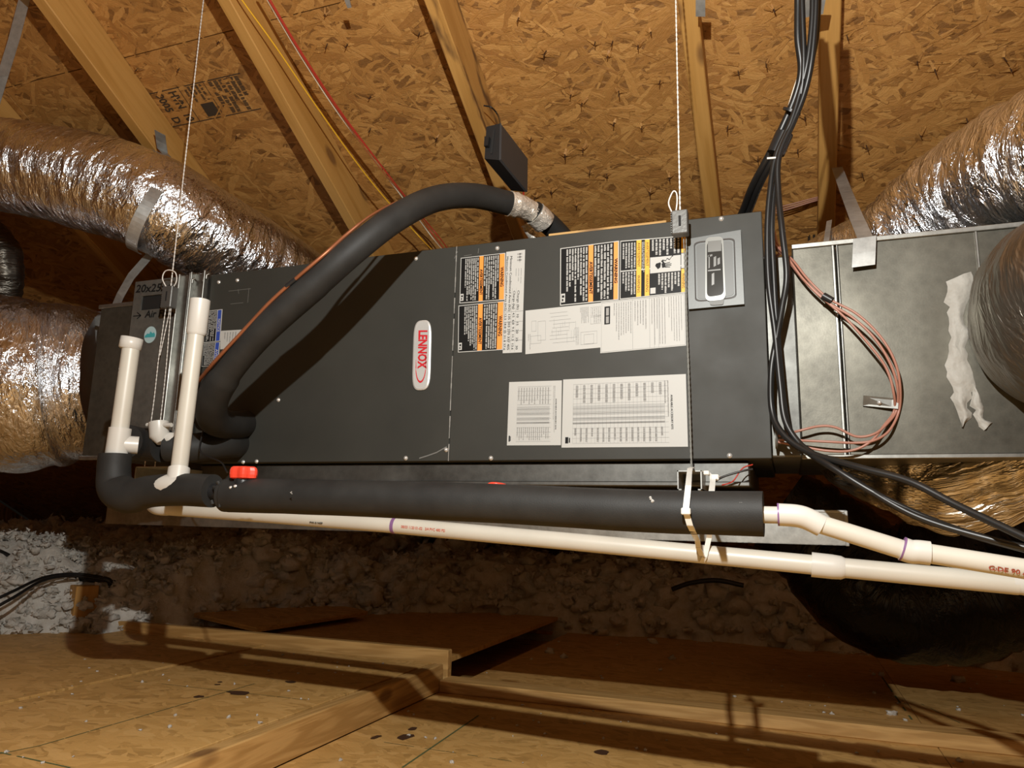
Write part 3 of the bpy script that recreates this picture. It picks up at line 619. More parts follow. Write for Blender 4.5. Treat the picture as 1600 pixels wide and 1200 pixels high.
# ------------------------------------------------------------------ plenums
PLx0 = at(162, 480, 1.66).x
RP = T('return_plenum', 'galvanized return plenum box left of the filter cabinet', 'plenum', ((PLx0 + FX0) / 2, 1.93, .17))
mb = MB(); mb.box((PLx0, 1.65, .165), (FX0, 2.19, .64), .004); mb.build('box', GALV, RP)
mb = MB(); mb.box((PLx0 - .004, 1.644, .160), (FX0, 1.66, .172), .002); mb.build('flange', GALVB, RP); mb = MB(); mb.box((PLx0 - .004, 1.644, .632), (FX0, 1.66, .645), .002); mb.build('flange', GALVB, RP)
SX0, SX1 = at(1237, 393, FY).x, .95
SP = T('supply_plenum', 'large galvanized sheet metal supply plenum right of the black unit', 'plenum', (.5, 1.9, .146))
mb = MB(); mb.box((at(1308, 400, FY).x, FY, .148), (SX1, FY + .55, .592), .003); mb.build('box', GALV, SP)
mb = MB(); mb.box((SX0, FY - .001, .148), (at(1306, 400, FY).x, FY + .55, .590), .003); mb.build('box', GALV, SP)
mb = MB(); mb.box((X1 - .002, FY + .03, .150), (SX0 + .002, FY + .53, .585), .003); mb.build('collar', GALVC, SP)
mb = MB(); xs = at(1306, 400, FY).x; mb.box((xs - .008, FY - .0035, .148), (xs - .003, FY + .001, .590), .001); mb.box((xs + .001, FY - .0035, .148), (xs + .004, FY + .001, .590), .001); mb.build('seam', GALVB, SP)
mb = MB(); mb.box((SX0, FY - .006, .586), (SX1, FY + .01, .596), .001); mb.build('flange', GALVB, SP); mb = MB(); mb.box((SX0, FY - .006, .142), (SX1, FY + .01, .150), .001); mb.build('flange', GALVB, SP); mb = MB(); mb.box((at(1522, 365, FY).x, FY - .004, .50), (at(1526, 365, FY).x, FY + .002, .592), .001); mb.build('flange', GALVB, SP)
# mastic smear round the collar of the right-hand duct
mb = MB(); out = [(1480, 462), (1500, 440), (1520, 428), (1513, 447), (1500, 470), (1496, 510), (1500, 560), (1512, 590), (1518, 620), (1530, 640), (1544, 662), (1536, 672), (1522, 655), (1516, 625), (1506, 625), (1508, 650), (1500, 668), (1492, 640), (1486, 610), (1479, 590), (1482, 560), (1486, 520), (1480, 490)]
P = [at(*p, FY) for p in out]; Cc = sum(P, Vector()) / len(P); n = len(P)
G = MB()
def strip(P1, P2, N=26, M_=6, amp=.006):
    vs = []
    for i in range(N + 1):
        a = P1(i / N) + Vector((.012 * (n1(i * .8, 3, 5) - .5), 0, 0)); b = P2(i / N) + Vector((.016 * (n1(i * .9, 7, 5) - .5), 0, 0))
        for j in range(M_ + 1): t = j / M_; q = lerp(a, b, t); vs.append(q + Vector((0, -.001 - amp * math.sin(math.pi * t) * (.2 + 1.6 * n1(i * .9, j * 1.1, 3)), 0)))
    G.add(vs, [(i * (M_ + 1) + j, i * (M_ + 1) + j + 1, (i + 1) * (M_ + 1) + j + 1, (i + 1) * (M_ + 1) + j) for i in range(N) for j in range(M_)], None, True)
def poly(L):
    Pp = [at(*p, FY) for p in L]
    def f(t): k = t * (len(Pp) - 1); i = min(int(k), len(Pp) - 2); return lerp(Pp[i], Pp[i + 1], k - i)
    return f
strip(poly([(1482, 440), (1478, 470), (1482, 500), (1484, 540), (1479, 580), (1486, 610), (1492, 640), (1500, 668)]), poly([(1524, 424), (1516, 450), (1510, 500), (1512, 545), (1518, 580), (1522, 610), (1516, 640), (1506, 668)]))
strip(poly([(1520, 600), (1518, 630), (1522, 652), (1534, 673)]), poly([(1528, 600), (1532, 632), (1542, 652), (1545, 664)]), 10)
G.build('mastic', MASTIC, SP)

# ------------------------------------------------------------------ flexible ducts
def flex(name, label, P, rads, m, seg=96, step=.012, ridge=.0035, amp=.006, pitch=.035, ct=11, seed=1, squash=None, part='jacket'):
    C_ = crv(P, 40); L = [0]
    for a, b in zip(C_, C_[1:]): L.append(L[-1] + (b - a).length)
    N = max(8, int(L[-1] / step)); pts = []; j = 0
    for i in range(N + 1):
        t = L[-1] * i / N
        while j < len(L) - 2 and L[j + 1] < t: j += 1
        pts.append(lerp(C_[j], C_[j + 1], (t - L[j]) / max(1e-9, L[j + 1] - L[j])))
    rr_ = [float(np.interp(i / N, np.linspace(0, 1, len(rads)), rads)) for i in range(N + 1)]
    ii, kk = np.meshgrid(np.arange(N + 1), np.arange(seg), indexing='ij'); thv = 2 * math.pi * kk / seg
    per = lambda f, a, s_: fbm(ii * step * f + 50, np.cos(thv) * a + 20, 2, s_) + fbm(ii * step * f + 50, np.sin(thv) * a + 80, 2, s_ + 7)
    D = (per(28, 3.2, seed) - .75) * amp * 2 + (per(70, 1.6, seed + 20) - .75) * amp * .8 + (per(6, 1.5, seed + 40) - .75) * amp * 2.5
    D += ridge * np.sin(2 * math.pi * (ii * step / pitch) + thv)
    mb = MB(); mb.tube(pts, rr_, seg, True, lambda Lq, th, i: float(D[i, int(round(th / (2 * math.pi) * seg)) % seg]))
    t = T(name, label, 'air duct', pts[len(pts) // 2] - Vector((0, 0, rr_[len(pts) // 2]))); mb.build(part, m, t)
    return t, pts, rr_
# upper left
UL, ulp, ulr = flex('flexible_duct', 'shiny crinkled foil duct curving down from the upper left behind the black unit', [at(-330, 215, 1.50), at(-120, 240, 1.55), at(60, 268, 1.64), at(180, 296, 1.72), at(262, 330, 1.80), at(350, 385, 1.98), at(450, 450, 2.26), at(520, 520, 2.50)], [.166, .164, .160, .158, .165, .165, .175, .175], FOIL, 110, .011, .0004, .005, .03, seed=3)
# lower left big return
LL, llp, llr = flex('flexible_duct', 'big bulging foil duct joining the return plenum at the lower left', [at(-420, 560, 1.50), at(-150, 585, 1.62), at(20, 602, 1.76), at(110, 600, 1.86), at(168, 598, 1.92)], [.29, .295, .30, .305, .31, .31, .31, .308, .30, .285, .25], FOIL, 120, .013, .0005, .009, .04, seed=9)
mb = MB(); a, b = at(158, 596, 1.92), at(185, 594, 1.92); mb.tube([a, lerp(a, b, .5), lerp(a, b, .55), b], [.245, .245, .232, .232], 48); mb.build('collar', STRAPM, LL)
# small dark duct at the far left
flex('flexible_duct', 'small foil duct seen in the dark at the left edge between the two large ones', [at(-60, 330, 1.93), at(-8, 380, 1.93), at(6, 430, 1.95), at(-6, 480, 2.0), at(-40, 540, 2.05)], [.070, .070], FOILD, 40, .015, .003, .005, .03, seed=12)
# upper right, over the plenum
flex('flexible_duct', 'bright wrinkled foil duct rising to the right above the supply plenum', [at(1236, 470, 2.15), at(1310, 428, 2.12), at(1400, 392, 2.05), at(1500, 325, 1.95), at(1600, 275, 1.82), at(1760, 215, 1.65), at(1950, 175, 1.5)], [.10, .13, .155, .165, .175, .18], FOIL, 110, .011, .0005, .008, .035, seed=21)
# right, out of the plenum face towards the room
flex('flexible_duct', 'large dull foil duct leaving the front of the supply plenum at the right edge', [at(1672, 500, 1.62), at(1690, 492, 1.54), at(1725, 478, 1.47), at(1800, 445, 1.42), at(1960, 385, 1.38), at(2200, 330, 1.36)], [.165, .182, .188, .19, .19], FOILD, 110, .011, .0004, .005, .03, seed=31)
# under the plenum, lower right
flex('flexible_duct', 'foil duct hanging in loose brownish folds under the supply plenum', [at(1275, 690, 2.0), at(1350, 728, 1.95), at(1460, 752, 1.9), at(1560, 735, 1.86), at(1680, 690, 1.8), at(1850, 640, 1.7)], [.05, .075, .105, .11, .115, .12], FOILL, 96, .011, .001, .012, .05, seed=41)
# black film covered duct in the dark void, lower right
flex('flexible_duct', 'black plastic covered duct in the dark hollow below the white pipes', [at(1215, 800, 3.0), at(1290, 850, 3.0), at(1350, 905, 2.98), at(1430, 925, 2.96), at(1560, 900, 2.9), at(1700, 850, 2.8)], [.17, .2, .235, .245, .22, .2], POLY, 80, .02, .003, .008, .05, seed=51)

# ------------------------------------------------------------------ metal straps
def strap(name, label, pts, wdir, w, cat='strap', th=.0012):
    mb = MB(); pts = [Vector(p) for p in pts]
    if not hasattr(wdir, '__len__') or isinstance(wdir, Vector): wdir = [wdir] * len(pts)
    A = [p - d.normalized() * w / 2 for p, d in zip(pts, wdir)]; B = [p + d.normalized() * w / 2 for p, d in zip(pts, wdir)]
    for i in range(len(pts) - 1):
        t = (pts[i + 1] - pts[i]).normalized(); n = t.cross(wdir[i]).normalized() * th
        mb.add([A[i], B[i], B[i + 1], A[i + 1], A[i] + n, B[i] + n, B[i + 1] + n, A[i + 1] + n], [(0, 1, 2, 3), (7, 6, 5, 4), (0, 4, 5, 1), (3, 2, 6, 7), (0, 3, 7, 4), (1, 5, 6, 2)])
    return tag(mb.build(name, STRAPM), label, cat)
strap('duct_strap', 'wide galvanized strap hanging in the upper left corner', [at(60, -60, 1.42), at(38, 0, 1.42), at(22, 62, 1.42), at(4, 120, 1.42), at(-20, 200, 1.45), at(-30, 260, 1.47)], Vector((1, .3, .2)), .040)
# strap round the upper left duct
k0 = min(range(len(ulp)), key=lambda i: (ulp[i] - at(256, 325, 1.80)).length); c = ulp[k0]; t = (ulp[k0 + 2] - ulp[k0 - 2]).normalized(); r_ = ulr[k0] + .011
vw = (-c); vw = (vw - t * vw.dot(t)).normalized(); u_ = Vector((0, 0, 1)); u_ = (u_ - t * u_.dot(t)).normalized(); sgn = 1
fr = vw; P = [atroof(250, 207, CR - .002), atroof(252, 222, CR - .003), atroof(254, 236, CR - .012)]
for a in np.linspace(58, -95, 30): a = math.radians(a); P.append(c + fr * math.cos(a) * r_ + u_ * math.sin(a) * r_)
strap('duct_strap', 'galvanized strap wrapped round the upper left foil duct from the rafter', P, t, .038)
strap('duct_strap', 'galvanized strap slanting from the upper left duct down behind the return plenum', [at(252, 385, 1.90), at(240, 392, 1.84), at(205, 432, 1.78), at(188, 462, 1.74), at(172, 500, 1.74), at(165, 540, 1.76)], [Vector((.7, 0, -.5))] * 6, .036)
strap('duct_strap', 'galvanized strap coming down to the supply plenum top at the right', [at(1308, 262, 2.3), at(1322, 300, 2.05), at(1338, 340, 1.78), at(1352, 372, 1.63)], Vector((1, 0, 0)), .030)
strap('strap_clip', 'bent metal end of a strap hooked on the supply plenum front edge', [at(1351, 371, 1.63) , at(1351, 371.5, 1.585), at(1350, 395, 1.583), at(1349, 416, 1.582)], Vector((1, 0, .05)), .043, 'clip')
strap('duct_strap', 'thin dull strap beside the small foil duct above the plenum left corner', [at(1296, 345, 2.1), at(1292, 372, 1.98), at(1290, 384, 1.95)], Vector((1, 0, .2)), .014)

# ------------------------------------------------------------------ rope hangers
def helix(P, r, R2, name, m, par):     # twisted cord
    mb = MB(); L = 0; n = len(P)
    for s_ in range(2):
        Q = []; ln = 0
        for i, p in enumerate(P):
            if i: ln += (P[i] - P[i - 1]).length
            a = ln / .012 * 2 * math.pi / 2 + s_ * math.pi; Q.append(p + Vector((math.cos(a) * R2, math.sin(a) * R2, 0)))
        mb.tube(Q, r, 5)
    return mb.build(name, m, par)
def seglist(a, b, n): return [lerp(Vector(a), Vector(b), i / n) for i in range(n + 1)]
def hanger(label, px, gy0, gy1, w, Y, topx, botpts, loop):
    g = at(px, (gy0 + gy1) / 2, Y); t = T('rope_hanger', label, 'hanger', g, 'rope hangers')
    topz = (CS - Y * ND.y) / ND.z
    x = g.x
    helix(seglist((x, Y, g.z), (x, Y, topz), 260), .0011, .0009, 'rope', ROPE, t)
    h = at(px, gy0, Y).z - at(px, gy1, Y).z; mb = MB()
    mb.box((x - w / 2, Y - .013, g.z - h / 2), (x + w / 2, Y + .012, g.z + h / 2), .002)
    for k in range(9): z = g.z - h / 2 + h * (k + .7) / 10; mb.box((x - w / 2 - .0018, Y - .011, z), (x - w / 2 + .002, Y + .010, z + h * .045))
    gr = mb.build('gripper', ALU, t); mb = MB(); mb.box((x - .002, Y - .0138, g.z - h * .2), (x + .003, Y - .0128, g.z + h * .25), .001); sub('key_slot', mb, CAV, gr, t.location)
    mb = MB(); mb.tube(crv([at(*p, Y - d) for p, d in loop], 8), .0017, 6); mb.build('loop', ROPE, t)
    for bp_ in botpts: helix(crv([at(*p, q) for p, q in bp_], 50), .0008, .0007, 'rope', ROPE_ if px > 900 else ROPE, t)
    return t
hanger('left white rope hanger with metal gripper in front of the filter cabinet', 265, 449, 482, .036, 1.545, 320, [[((259, 482), 1.545), ((248, 560), 1.54), ((240, 630), 1.53), ((226, 729), 1.52)], [((265, 482), 1.545), ((262, 500), 1.545), ((250, 555), 1.54)], [((267, 482), 1.545), ((264, 520), 1.55), ((257, 600), 1.545), ((242, 729), 1.52)]],
       [((260, 449), .0), ((254, 436), .004), ((257, 425), .006), ((265, 422), .008), ((274, 426), .006), ((276, 438), .003), ((271, 449), .0)])
hanger('right white rope hanger with ribbed metal gripper at the breaker cover', 1063, 331, 368, .034, 1.535, 1057, [[((1068, 368), 1.55), ((1072, 480), 1.57), ((1076, 600), 1.565), ((1080, 732), 1.56)], [((1072, 368), 1.55), ((1073, 480), 1.572), ((1077, 600), 1.567), ((1081, 732), 1.56)]],
       [((1050, 332), .0), ((1045, 320), .006), ((1046, 311), .01), ((1052, 299), .01), ((1057, 302), .008), ((1058, 315), .004), ((1056, 332), .0)])
# support struts below the unit
def strut(label, px0, px1, py0, py1, Y0):
    a = at(px0, py0, Y0); b = at(px1, py1, Y0); t = T('support_strut', label, 'strut', Vector(((a.x + b.x) / 2, Y0 + .4, b.z)), 'support struts')
    mb = MB(); e = .0025
    mb.box((a.x, Y0, b.z), (a.x + e, Y0 + .76, a.z)); mb.box((b.x - e, Y0, b.z), (b.x, Y0 + .76, a.z)); mb.box((a.x, Y0, a.z - e), (b.x, Y0 + .76, a.z)); mb.box((a.x, Y0, b.z), (a.x + .008, Y0 + .76, b.z + e)); mb.box((b.x - .008, Y0, b.z), (b.x, Y0 + .76, b.z + e)); mb.build('channel', STRAPM, t)
strut('galvanized channel strut under the right end of the black unit', 1058, 1097, 735, 766, 1.54)
strut('galvanized channel strut under the filter cabinet behind the drain trap', 212, 262, 729, 765, 1.505)

# ------------------------------------------------------------------ drain pan
PX0, PX1, PY0, PY1 = at(165, 813, 1.72).x, at(1325, 855, 1.72).x, 1.72, 2.40; pz = at(1325, 855, 1.72).z + .003; ph = .072
PAN = T('drain_pan', 'long shallow galvanized drain pan under the black unit behind the drain pipes', 'drain pan', ((PX0 + PX1) / 2, (PY0 + PY1) / 2, pz))
mb = MB(); mb.box((PX0, PY0, pz), (PX1, PY1, pz + .0015)); mb.box((PX0, PY0, pz), (PX1, PY0 + .0015, pz + ph)); mb.box((PX0, PY1 - .0015, pz), (PX1, PY1, pz + ph)); mb.box((PX0, PY0, pz), (PX0 + .0015, PY1, pz + ph)); mb.box((PX1 - .0015, PY0, pz), (PX1, PY1, pz + ph)); mb.build('tray', GALVB, PAN)
mb = MB(); mb.box((PX0, PY0 - .002, pz + ph - .004), (PX1, PY0 + .006, pz + ph + .001), .001); mb.box((PX1 - .006, PY0, pz + ph - .004), (PX1 + .002, PY1, pz + ph + .001), .001); mb.box((PX1 - .004, PY0 - .003, pz - .001), (PX1 + .003, PY0 + .004, pz + ph), .001); mb.build('rim', STRAPM, PAN)
mb = MB(); mb.tube(crv([at(758, 766, 1.40), at(764, 757, 1.41), at(776, 756, 1.42), at(792, 760, 1.42), at(798, 770, 1.42)], 6), .0035, 6); tag(mb.build('wire', REDP), 'short loop of red wire peeking over the middle of the fat black pipe', 'wire')

# ------------------------------------------------------------------ insulated condensate drain
DY = 1.25
DR = T('condensate_drain', 'condensate drain in fat black foam sleeve with white trap risers and red knob', 'drain pipe', at(700, 830, DY))
def rad(px, py, Y, npx): return pxw(npx / 2, px, py, Y)
mb = MB()    # long sleeve from the switch to the right end
Pm = [at(352, 774, DY), at(372, 774, DY), at(500, 777, DY - .008), at(760, 786, DY - .02), at(1000, 798, DY - .03), at(1193, 803, DY - .035)]
rm = rad(1193, 803, DY - .035, 70)
Pp = crv(Pm, 12); mb.tube(Pp, [rm * (.985 + .03 * n1(i * .35, 1, 2)) for i in range(len(Pp))], 28, True); mb.build('foam_sleeve', FOAM, DR)
mb = MB()
Pm = crv([at(180, 710, DY), at(178, 735, DY), at(181, 762, DY), at(203, 775, DY), at(235, 768, DY), at(280, 765, DY), at(333, 767, DY)], 12)
mb.tube(Pm, [rm * (1.0 + .14 * math.exp(-((i - 30) / 11) ** 2)) for i in range(len(Pm))], 28, True); mb.build('foam_sleeve', FOAM, DR)
mb = MB()   # torn ends of the foam about the red knob
for k in range(14):
    p = at(random.uniform(332, 362), random.uniform(752, 795), DY - rm * .7); mb.tube([p, p + Vector((random.uniform(-.012, .012), random.uniform(-.004, .006), random.uniform(-.012, .012)))], [.006, .003], 6)
mb.build('torn_foam', FOAM, DR)
mb = MB(); mb.tube([at(325, 768, DY), at(380, 771, DY)], .017, 20); mb.build('union', BLACKP, DR)
c = at(381, 739, DY - .01); w_, h_ = pxw(22, 381, 739, DY), pxw(9.5, 381, 739, DY); kn = MB(); N = 40; rings = [(.78, -1), (.95, -.85), (1, -.3), (1, .35), (.93, .8), (.80, 1), (.0, 1.02)]; vs = []
for s_, z in rings:
    for k in range(N):
        t = 2 * math.pi * k / N; q = s_ * (1 + .10 * math.cos(6 * t)) ; vs.append(c + Vector((math.cos(t) * w_ * q, math.sin(t) * w_ * .8 * q, z * h_)))
kn.add(vs, [(i * N + k, i * N + (k + 1) % N, (i + 1) * N + (k + 1) % N, (i + 1) * N + k) for i in range(len(rings) - 1) for k in range(N)] + [tuple(range(N))]); kb = kn.build('knob', REDP, DR); kb['label'] = 'red ribbed plastic knob'
mb = MB(); mb.lathe([(.018, -.026), (.018, -.008), (.014, 0)], Matrix.Translation(c), 20); mb.build('knob_stem', BLACKP, DR)
for px, py in ((361, 762), (368, 760)): screw(at(px, py, DY - .03), DR, .003)
for px, py, a in ((1017, 780, .0045), (1158, 786, .002), (455, 770, .002)):
    mb = MB(); c0 = at(px, py, DY - .03); n_ = (-c0).normalized(); c0 = c0 + n_ * (rm - .001)
    for k in range(5): mb.lathe([(a * .5, 0), (a * .3, .0012), (0, .0016)], Matrix.Translation(c0 + Vector((random.uniform(-a, a), 0, random.uniform(-a, a)))) @ n_.to_track_quat('Z', 'Y').to_matrix().to_4x4(), 6)
    mb.build('scuff', plain('pale_scuff', (.40, .40, .38), .6), DR, 'stuff')
# risers
ra = rad(200, 600, DY, 26)
mb = MB(); mb.tube([at(183, 700, DY), at(206, 534, DY)], ra, 24); mb.build('riser', PVC, DR)
mb = MB(); a, b = at(202.5, 546, DY), at(206.5, 528, DY); mb.tube([a, lerp(a, b, .08), b, b + (b - a) * .02], [ra * 1.05, ra * 1.26, ra * 1.26, ra * 1.15], 24); mb.build('cap', PVCW, DR)
mb = MB(); a, b = at(181.5, 712, DY), at(188, 669, DY); mb.tube([a, b], ra * 1.24, 24); c = lerp(a, b, .42); mb.tube([c, c + Vector((.028, .03, 0))], ra * 1.05, 20); mb.build('tee_fitting', PVCW, DR)
rb = rad(290, 640, DY, 25)
mb = MB(); mb.tube([at(278, 748, DY), at(309, 500, DY)], rb, 24); mb.build('riser', PVC, DR)
mb = MB(); a, b = at(306.5, 524, DY), at(313, 469, DY); mb.tube([a, lerp(a, b, .07), b], [rb * 1.02, rb * 1.22, rb * 1.24], 24); mb.build('coupling', PVCW, DR)
mb = MB(); mb.tube([at(275.5, 764, DY - .01), at(280, 732, DY)], rb * 1.28, 24); mb.tube([at(250, 762, DY - .012), at(262, 758, DY - .015), at(286, 759, DY - .01)], [rb * 1.15, rb * 1.3, rb * 1.2], 20); mb.build('tee_fitting', PVCW, DR)
# branch from the unit
DY2 = 1.42; mb = MB()
mb.tube(crv([at(197, 690, DY2 - .06), at(222, 694, DY2), at(256, 696, DY2)], 6), rad(230, 694, DY2, 52), 24); mb.build('foam_sleeve', FOAM, DR)
mb = MB(); mb.tube([at(262, 698, DY2), at(300, 700, DY2 + .02), at(345, 694, DY2 + .08), at(372, 694, FY)], rad(300, 700, DY2, 46), 24); mb.build('foam_sleeve', FOAM, DR)
mb = MB(); mb.tube([at(230, 664, DY2 - .03), at(268, 664, DY2 - .03)], rb * .3, 12); mb.tube([at(248, 660, DY2 - .025), at(249, 682, DY2 - .025), at(252, 692, DY2 - .025)], [rb * 1.35, rb * 1.3, rb * .6], 20); mb.tube([at(250, 684, DY2 - .01), at(268, 687, DY2 - .01), at(276, 696, DY2)], [rb * .8, rb * 1.1, rb * .9], 20); mb.build('cleanout_fitting', PVCW, DR)
mb = MB(); mb.tube([at(178, 712, DY), at(180, 716, DY)], rm * .9, 20); 
DYL = DY; DY = DY - .035
# outlet at right: stub, elbow, pipe, elbow, pipe
rp = rad(1350, 840, 1.34, 27)
mb = MB(); mb.tube([at(1180, 804, DY), at(1222, 805, DY)], rp * .93, 24); mb.build('pipe', PVC, DR)
mb = MB(); Q = crv([at(1216, 804, DY), at(1244, 806, DY + .002), at(1262, 811, DY + .004), at(1284, 822, DY + .006)], 8); mb.tube(Q, [rp * (1.22 if i < 13 else 1.22 - .04 * ((i - 13) / 11)) for i in range(len(Q))], 24); mb.build('elbow', PVCW, DR)
mb = MB(); mb.tube([at(1275, 817, DY + .005), at(1420, 862, DY + .01)], rp, 24); mb.build('pipe', PVC, DR)
mb = MB(); a = at(1216.5, 804, DY); mb.tube([a - Vector((.0015, 0, 0)), a + Vector((.001, 0, 0))], rp * 1.235, 24); mb.build('primer_ring', PURPLE, DR); mb = MB(); a, b = at(1409, 857, DY + .01), at(1412, 858, DY + .01); mb.tube([a, b], rp * 1.25, 24); mb.build('primer_ring', PURPLE, DR)
mb = MB(); Q = crv([at(1409, 857, DY + .01), at(1424, 862, DY + .01), at(1436, 862.5, DY + .01), at(1453, 864.5, DY + .01)], 6); mb.tube(Q, rp * 1.22, 24); mb.build('elbow', PVCW, DR)
mb = MB(); mb.tube([at(1440, 863, DY + .01), at(1700, 905, DY + .01)], rp * 1.0, 24); mb.build('pipe', PVC, DR)
def pipe_text(txt, p, q, Y, r, h, m, par, low=.25):
    a, b = at(*p, Y), at(*q, Y); x = (b - a).normalized(); c = (a + b) / 2; nrm = (-c); nrm = (nrm - x * nrm.dot(x)).normalized(); y = nrm.cross(x)
    if y.z < 0: y = -y
    nn = (nrm * math.cos(low) - y * math.sin(low)).normalized(); y2 = nn.cross(x)
    if y2.z < 0: y2 = -y2
    M = Matrix((x, y2, x.cross(y2))).transposed().to_4x4(); M.translation = c + nn * (r + .0006); return letters(txt, h, M, m, 'pipe_print', par, par.location, .0002, 0, (b - a).length * .92)
pipe_text('G:DE 90 A', (1538, 881), (1606, 891), DY + .01, rp, .009, plain('red_pipe_ink', (.30, .05, .03), .5), DR, .30)

DY = DYL
# ------------------------------------------------------------------ lower white pipe
OY = 1.45
r2 = rad(900, 848, OY, 27)
OP = T('overflow_pipe', 'long thin white overflow pipe running below the fat black drain', 'drain pipe', at(900, 860, OY))
mb = MB(); mb.tube([at(247, 793.5, OY), at(420, 806, OY), at(616, 821, OY)], r2 * .97, 24); mb.build('pipe', PVC, OP)
mb = MB(); Q = crv([at(263, 795, OY), at(248, 794, OY), at(240, 790, OY + .02), at(236, 780, OY + .05)], 6); mb.tube(Q, r2 * 1.0, 20); mb.build('elbow', PVCW, OP)
mb = MB(); mb.tube([at(250, 794, OY), at(250.8, 794, OY)], r2 * 1.05, 20); mb.build('joint_ring', INK, OP)
mb = MB(); mb.tube([at(616, 821, OY), at(900, 847, OY), at(1275, 883, OY)], r2, 24); mb.build('pipe', PVC, OP)
mb = MB(); mb.tube([at(614.5, 821, OY), at(619.5, 821.5, OY)], r2 * 1.03, 24); mb.build('primer_ring', PURPLE, OP)
mb = MB(); Q = [at(1268, 882, OY), at(1300, 885.5, OY), at(1314, 887, OY), at(1320, 887.5, OY)]; mb.tube(Q, [r2 * 1.26, r2 * 1.24, r2 * 1.18, r2 * 1.02], 24); mb.build('coupling', PVCW, OP)
mb = MB(); mb.tube([at(1310, 886.5, OY), at(1590, 913, OY)], r2, 24); mb.build('pipe', PVC, OP)
mb = MB(); mb.tube(crv([at(1582, 912, OY), at(1602, 914, OY), at(1625, 925, OY), at(1650, 950, OY)], 6), r2 * 1.0, 24); mb.build('elbow', PVCW, OP)
red = plain('red_print_ink', (.50, .12, .07), .5)
pipe_text('08/03 1120 01-02   3/4 PVC 480 PSI', (630, 822), (704, 829), OY, r2, .008, red, OP, .1); pipe_text('CELL CORE PVC-1120 SCH 40', (290, 792), (400, 800), OY, r2, .006, red, OP, -.5); pipe_text('PW-0 NSF', (490, 812), (512, 813.5), OY, r2, .006, INK, OP, .4)
# cable ties
def zip_tie(label, pts, w, head):
    t = T('cable_tie', label, 'cable tie', Vector(pts[0])); mb = MB(); pts = [Vector(p) for p in pts]; d = Vector((1, 0, -.03)).normalized()
    for a, b in zip(pts, pts[1:]):
        n = (b - a).cross(d).normalized() * .0016; A = [a - d * w / 2, a + d * w / 2, b + d * w / 2, b - d * w / 2]; mb.add(A + [q + n for q in A], [(0, 1, 2, 3), (7, 6, 5, 4), (0, 4, 5, 1), (3, 2, 6, 7), (0, 3, 7, 4), (1, 5, 6, 2)])
    mb.build('band', TIE, t)
    mb = MB(); h = Vector(head); mb.box(h - Vector((w * .75, .006, w * .55)), h + Vector((w * .75, .003, w * .55)), .0015); mb.build('head', TIE, t); return t
zy = DY - .035 - rm - .003
zip_tie('white cable tie looped round the fat black pipe near its right end', [at(1082, 731, 1.54), at(1078, 733, 1.45), at(1077, 742, 1.38), at(1075.5, 760, zy + .035), at(1074, 775, zy + .008), at(1072, 795, zy - .002), at(1073, 803, zy - .002), at(1078, 820, zy + .006), at(1084, 832, zy + .03), at(1090, 845, OY - .04), at(1091, 855, OY - .036), at(1097, 868, OY - .026)], .0095, at(1072, 799, zy - .004))
zip_tie('white cable tie behind it, reaching down round the thin white pipe', [at(1122, 745, 1.42), at(1114, 750, 1.37), at(1112, 768, DY), at(1112, 800, 1.37), at(1108, 840, OY - .022), at(1104, 858, OY - r2 - .003), at(1101, 870, OY - r2 - .003), at(1097, 878, OY - r2 + .004)], .0095, at(1117, 746, 1.39))
zip_tie('translucent cable tie end curled beside the strut over the black pipe', [at(1098, 737, 1.50), at(1106, 739, 1.44), at(1112, 745, 1.42), at(1113, 766, 1.39)], .007, at(1104, 739, 1.42))

# ------------------------------------------------------------------ refrigerant lines
RL = T('refrigerant_line', 'thick black insulated refrigerant line arching from behind the unit across its front', 'refrigerant line', at(330, 640, 1.5))
PR = crv([at(385, 662, FY + .01), at(360, 664, FY - .09), at(332, 652, FY - .20), at(340, 606, FY - .27), at(400, 528, FY - .30), at(500, 438, FY - .30), at(560, 385, FY - .28), at(620, 340, FY - .22), at(680, 311, FY - .12), at(740, 306, FY - .02), at(800, 319, FY + .08)], 12)
rr0 = pxw(23, 500, 430, FY - .30)
mb = MB(); mb.tube(PR, [rr0 * (1.12 if i < 40 else 1.0) if i < 60 else rr0 * .96 for i in range(len(PR))], 28); mb.build('foam_sleeve', FOAM, RL)
mb = MB(); PR2 = crv([at(833, 330, FY + .13), at(860, 352, FY + .19), at(884, 378, FY + .24), at(905, 410, FY + .28)], 8); mb.tube(PR2, rr0 * .9, 24); mb.build('foam_sleeve', FOAM, RL)
mb = MB(); Q = crv([at(795, 318, FY + .072), at(815, 323, FY + .10), at(832, 332, FY + .13)], 6); mb.tube(Q, [rr0 * 1.0, rr0 * .98, rr0 * .95, rr0 * 1.0, rr0 * .93, rr0 * .9, rr0 * .88, rr0 * .86, rr0 * .86, rr0 * .86, rr0 * .84, rr0 * .84, rr0 * .84], 28, True, lambda L, th, i: .002 * n1(i * 1.3, th * 3, 5)); mb.build('foil_tape', TAPEF, RL)
mb = MB(); Q = crv([at(836, 334, FY + .135), at(844, 341, FY + .15), at(850, 348, FY + .165)], 5); mb.tube(Q, rr0 * .97, 28, True, lambda L, th, i: .002 * n1(i * 1.3, th * 3, 8)); mb.build('foil_tape', TAPEF, RL)
mb = MB(); Q = [at(830, 330, FY + .128), at(838, 336, FY + .142)]; mb.tube(Q, rr0 * .93, 28); mb.build('black_tape', BLACKP, RL)
mb = MB(); mb.tube(crv([at(822, 350, FY + .2), at(828, 362, FY + .21), at(838, 374, FY + .22)], 4), .012, 8, True, lambda L, th, i: .004 * n1(i, th * 2, 3)); mb.build('foil_tape', TAPEF, RL)
mb = MB()    # fat insulated fitting where the line enters the unit
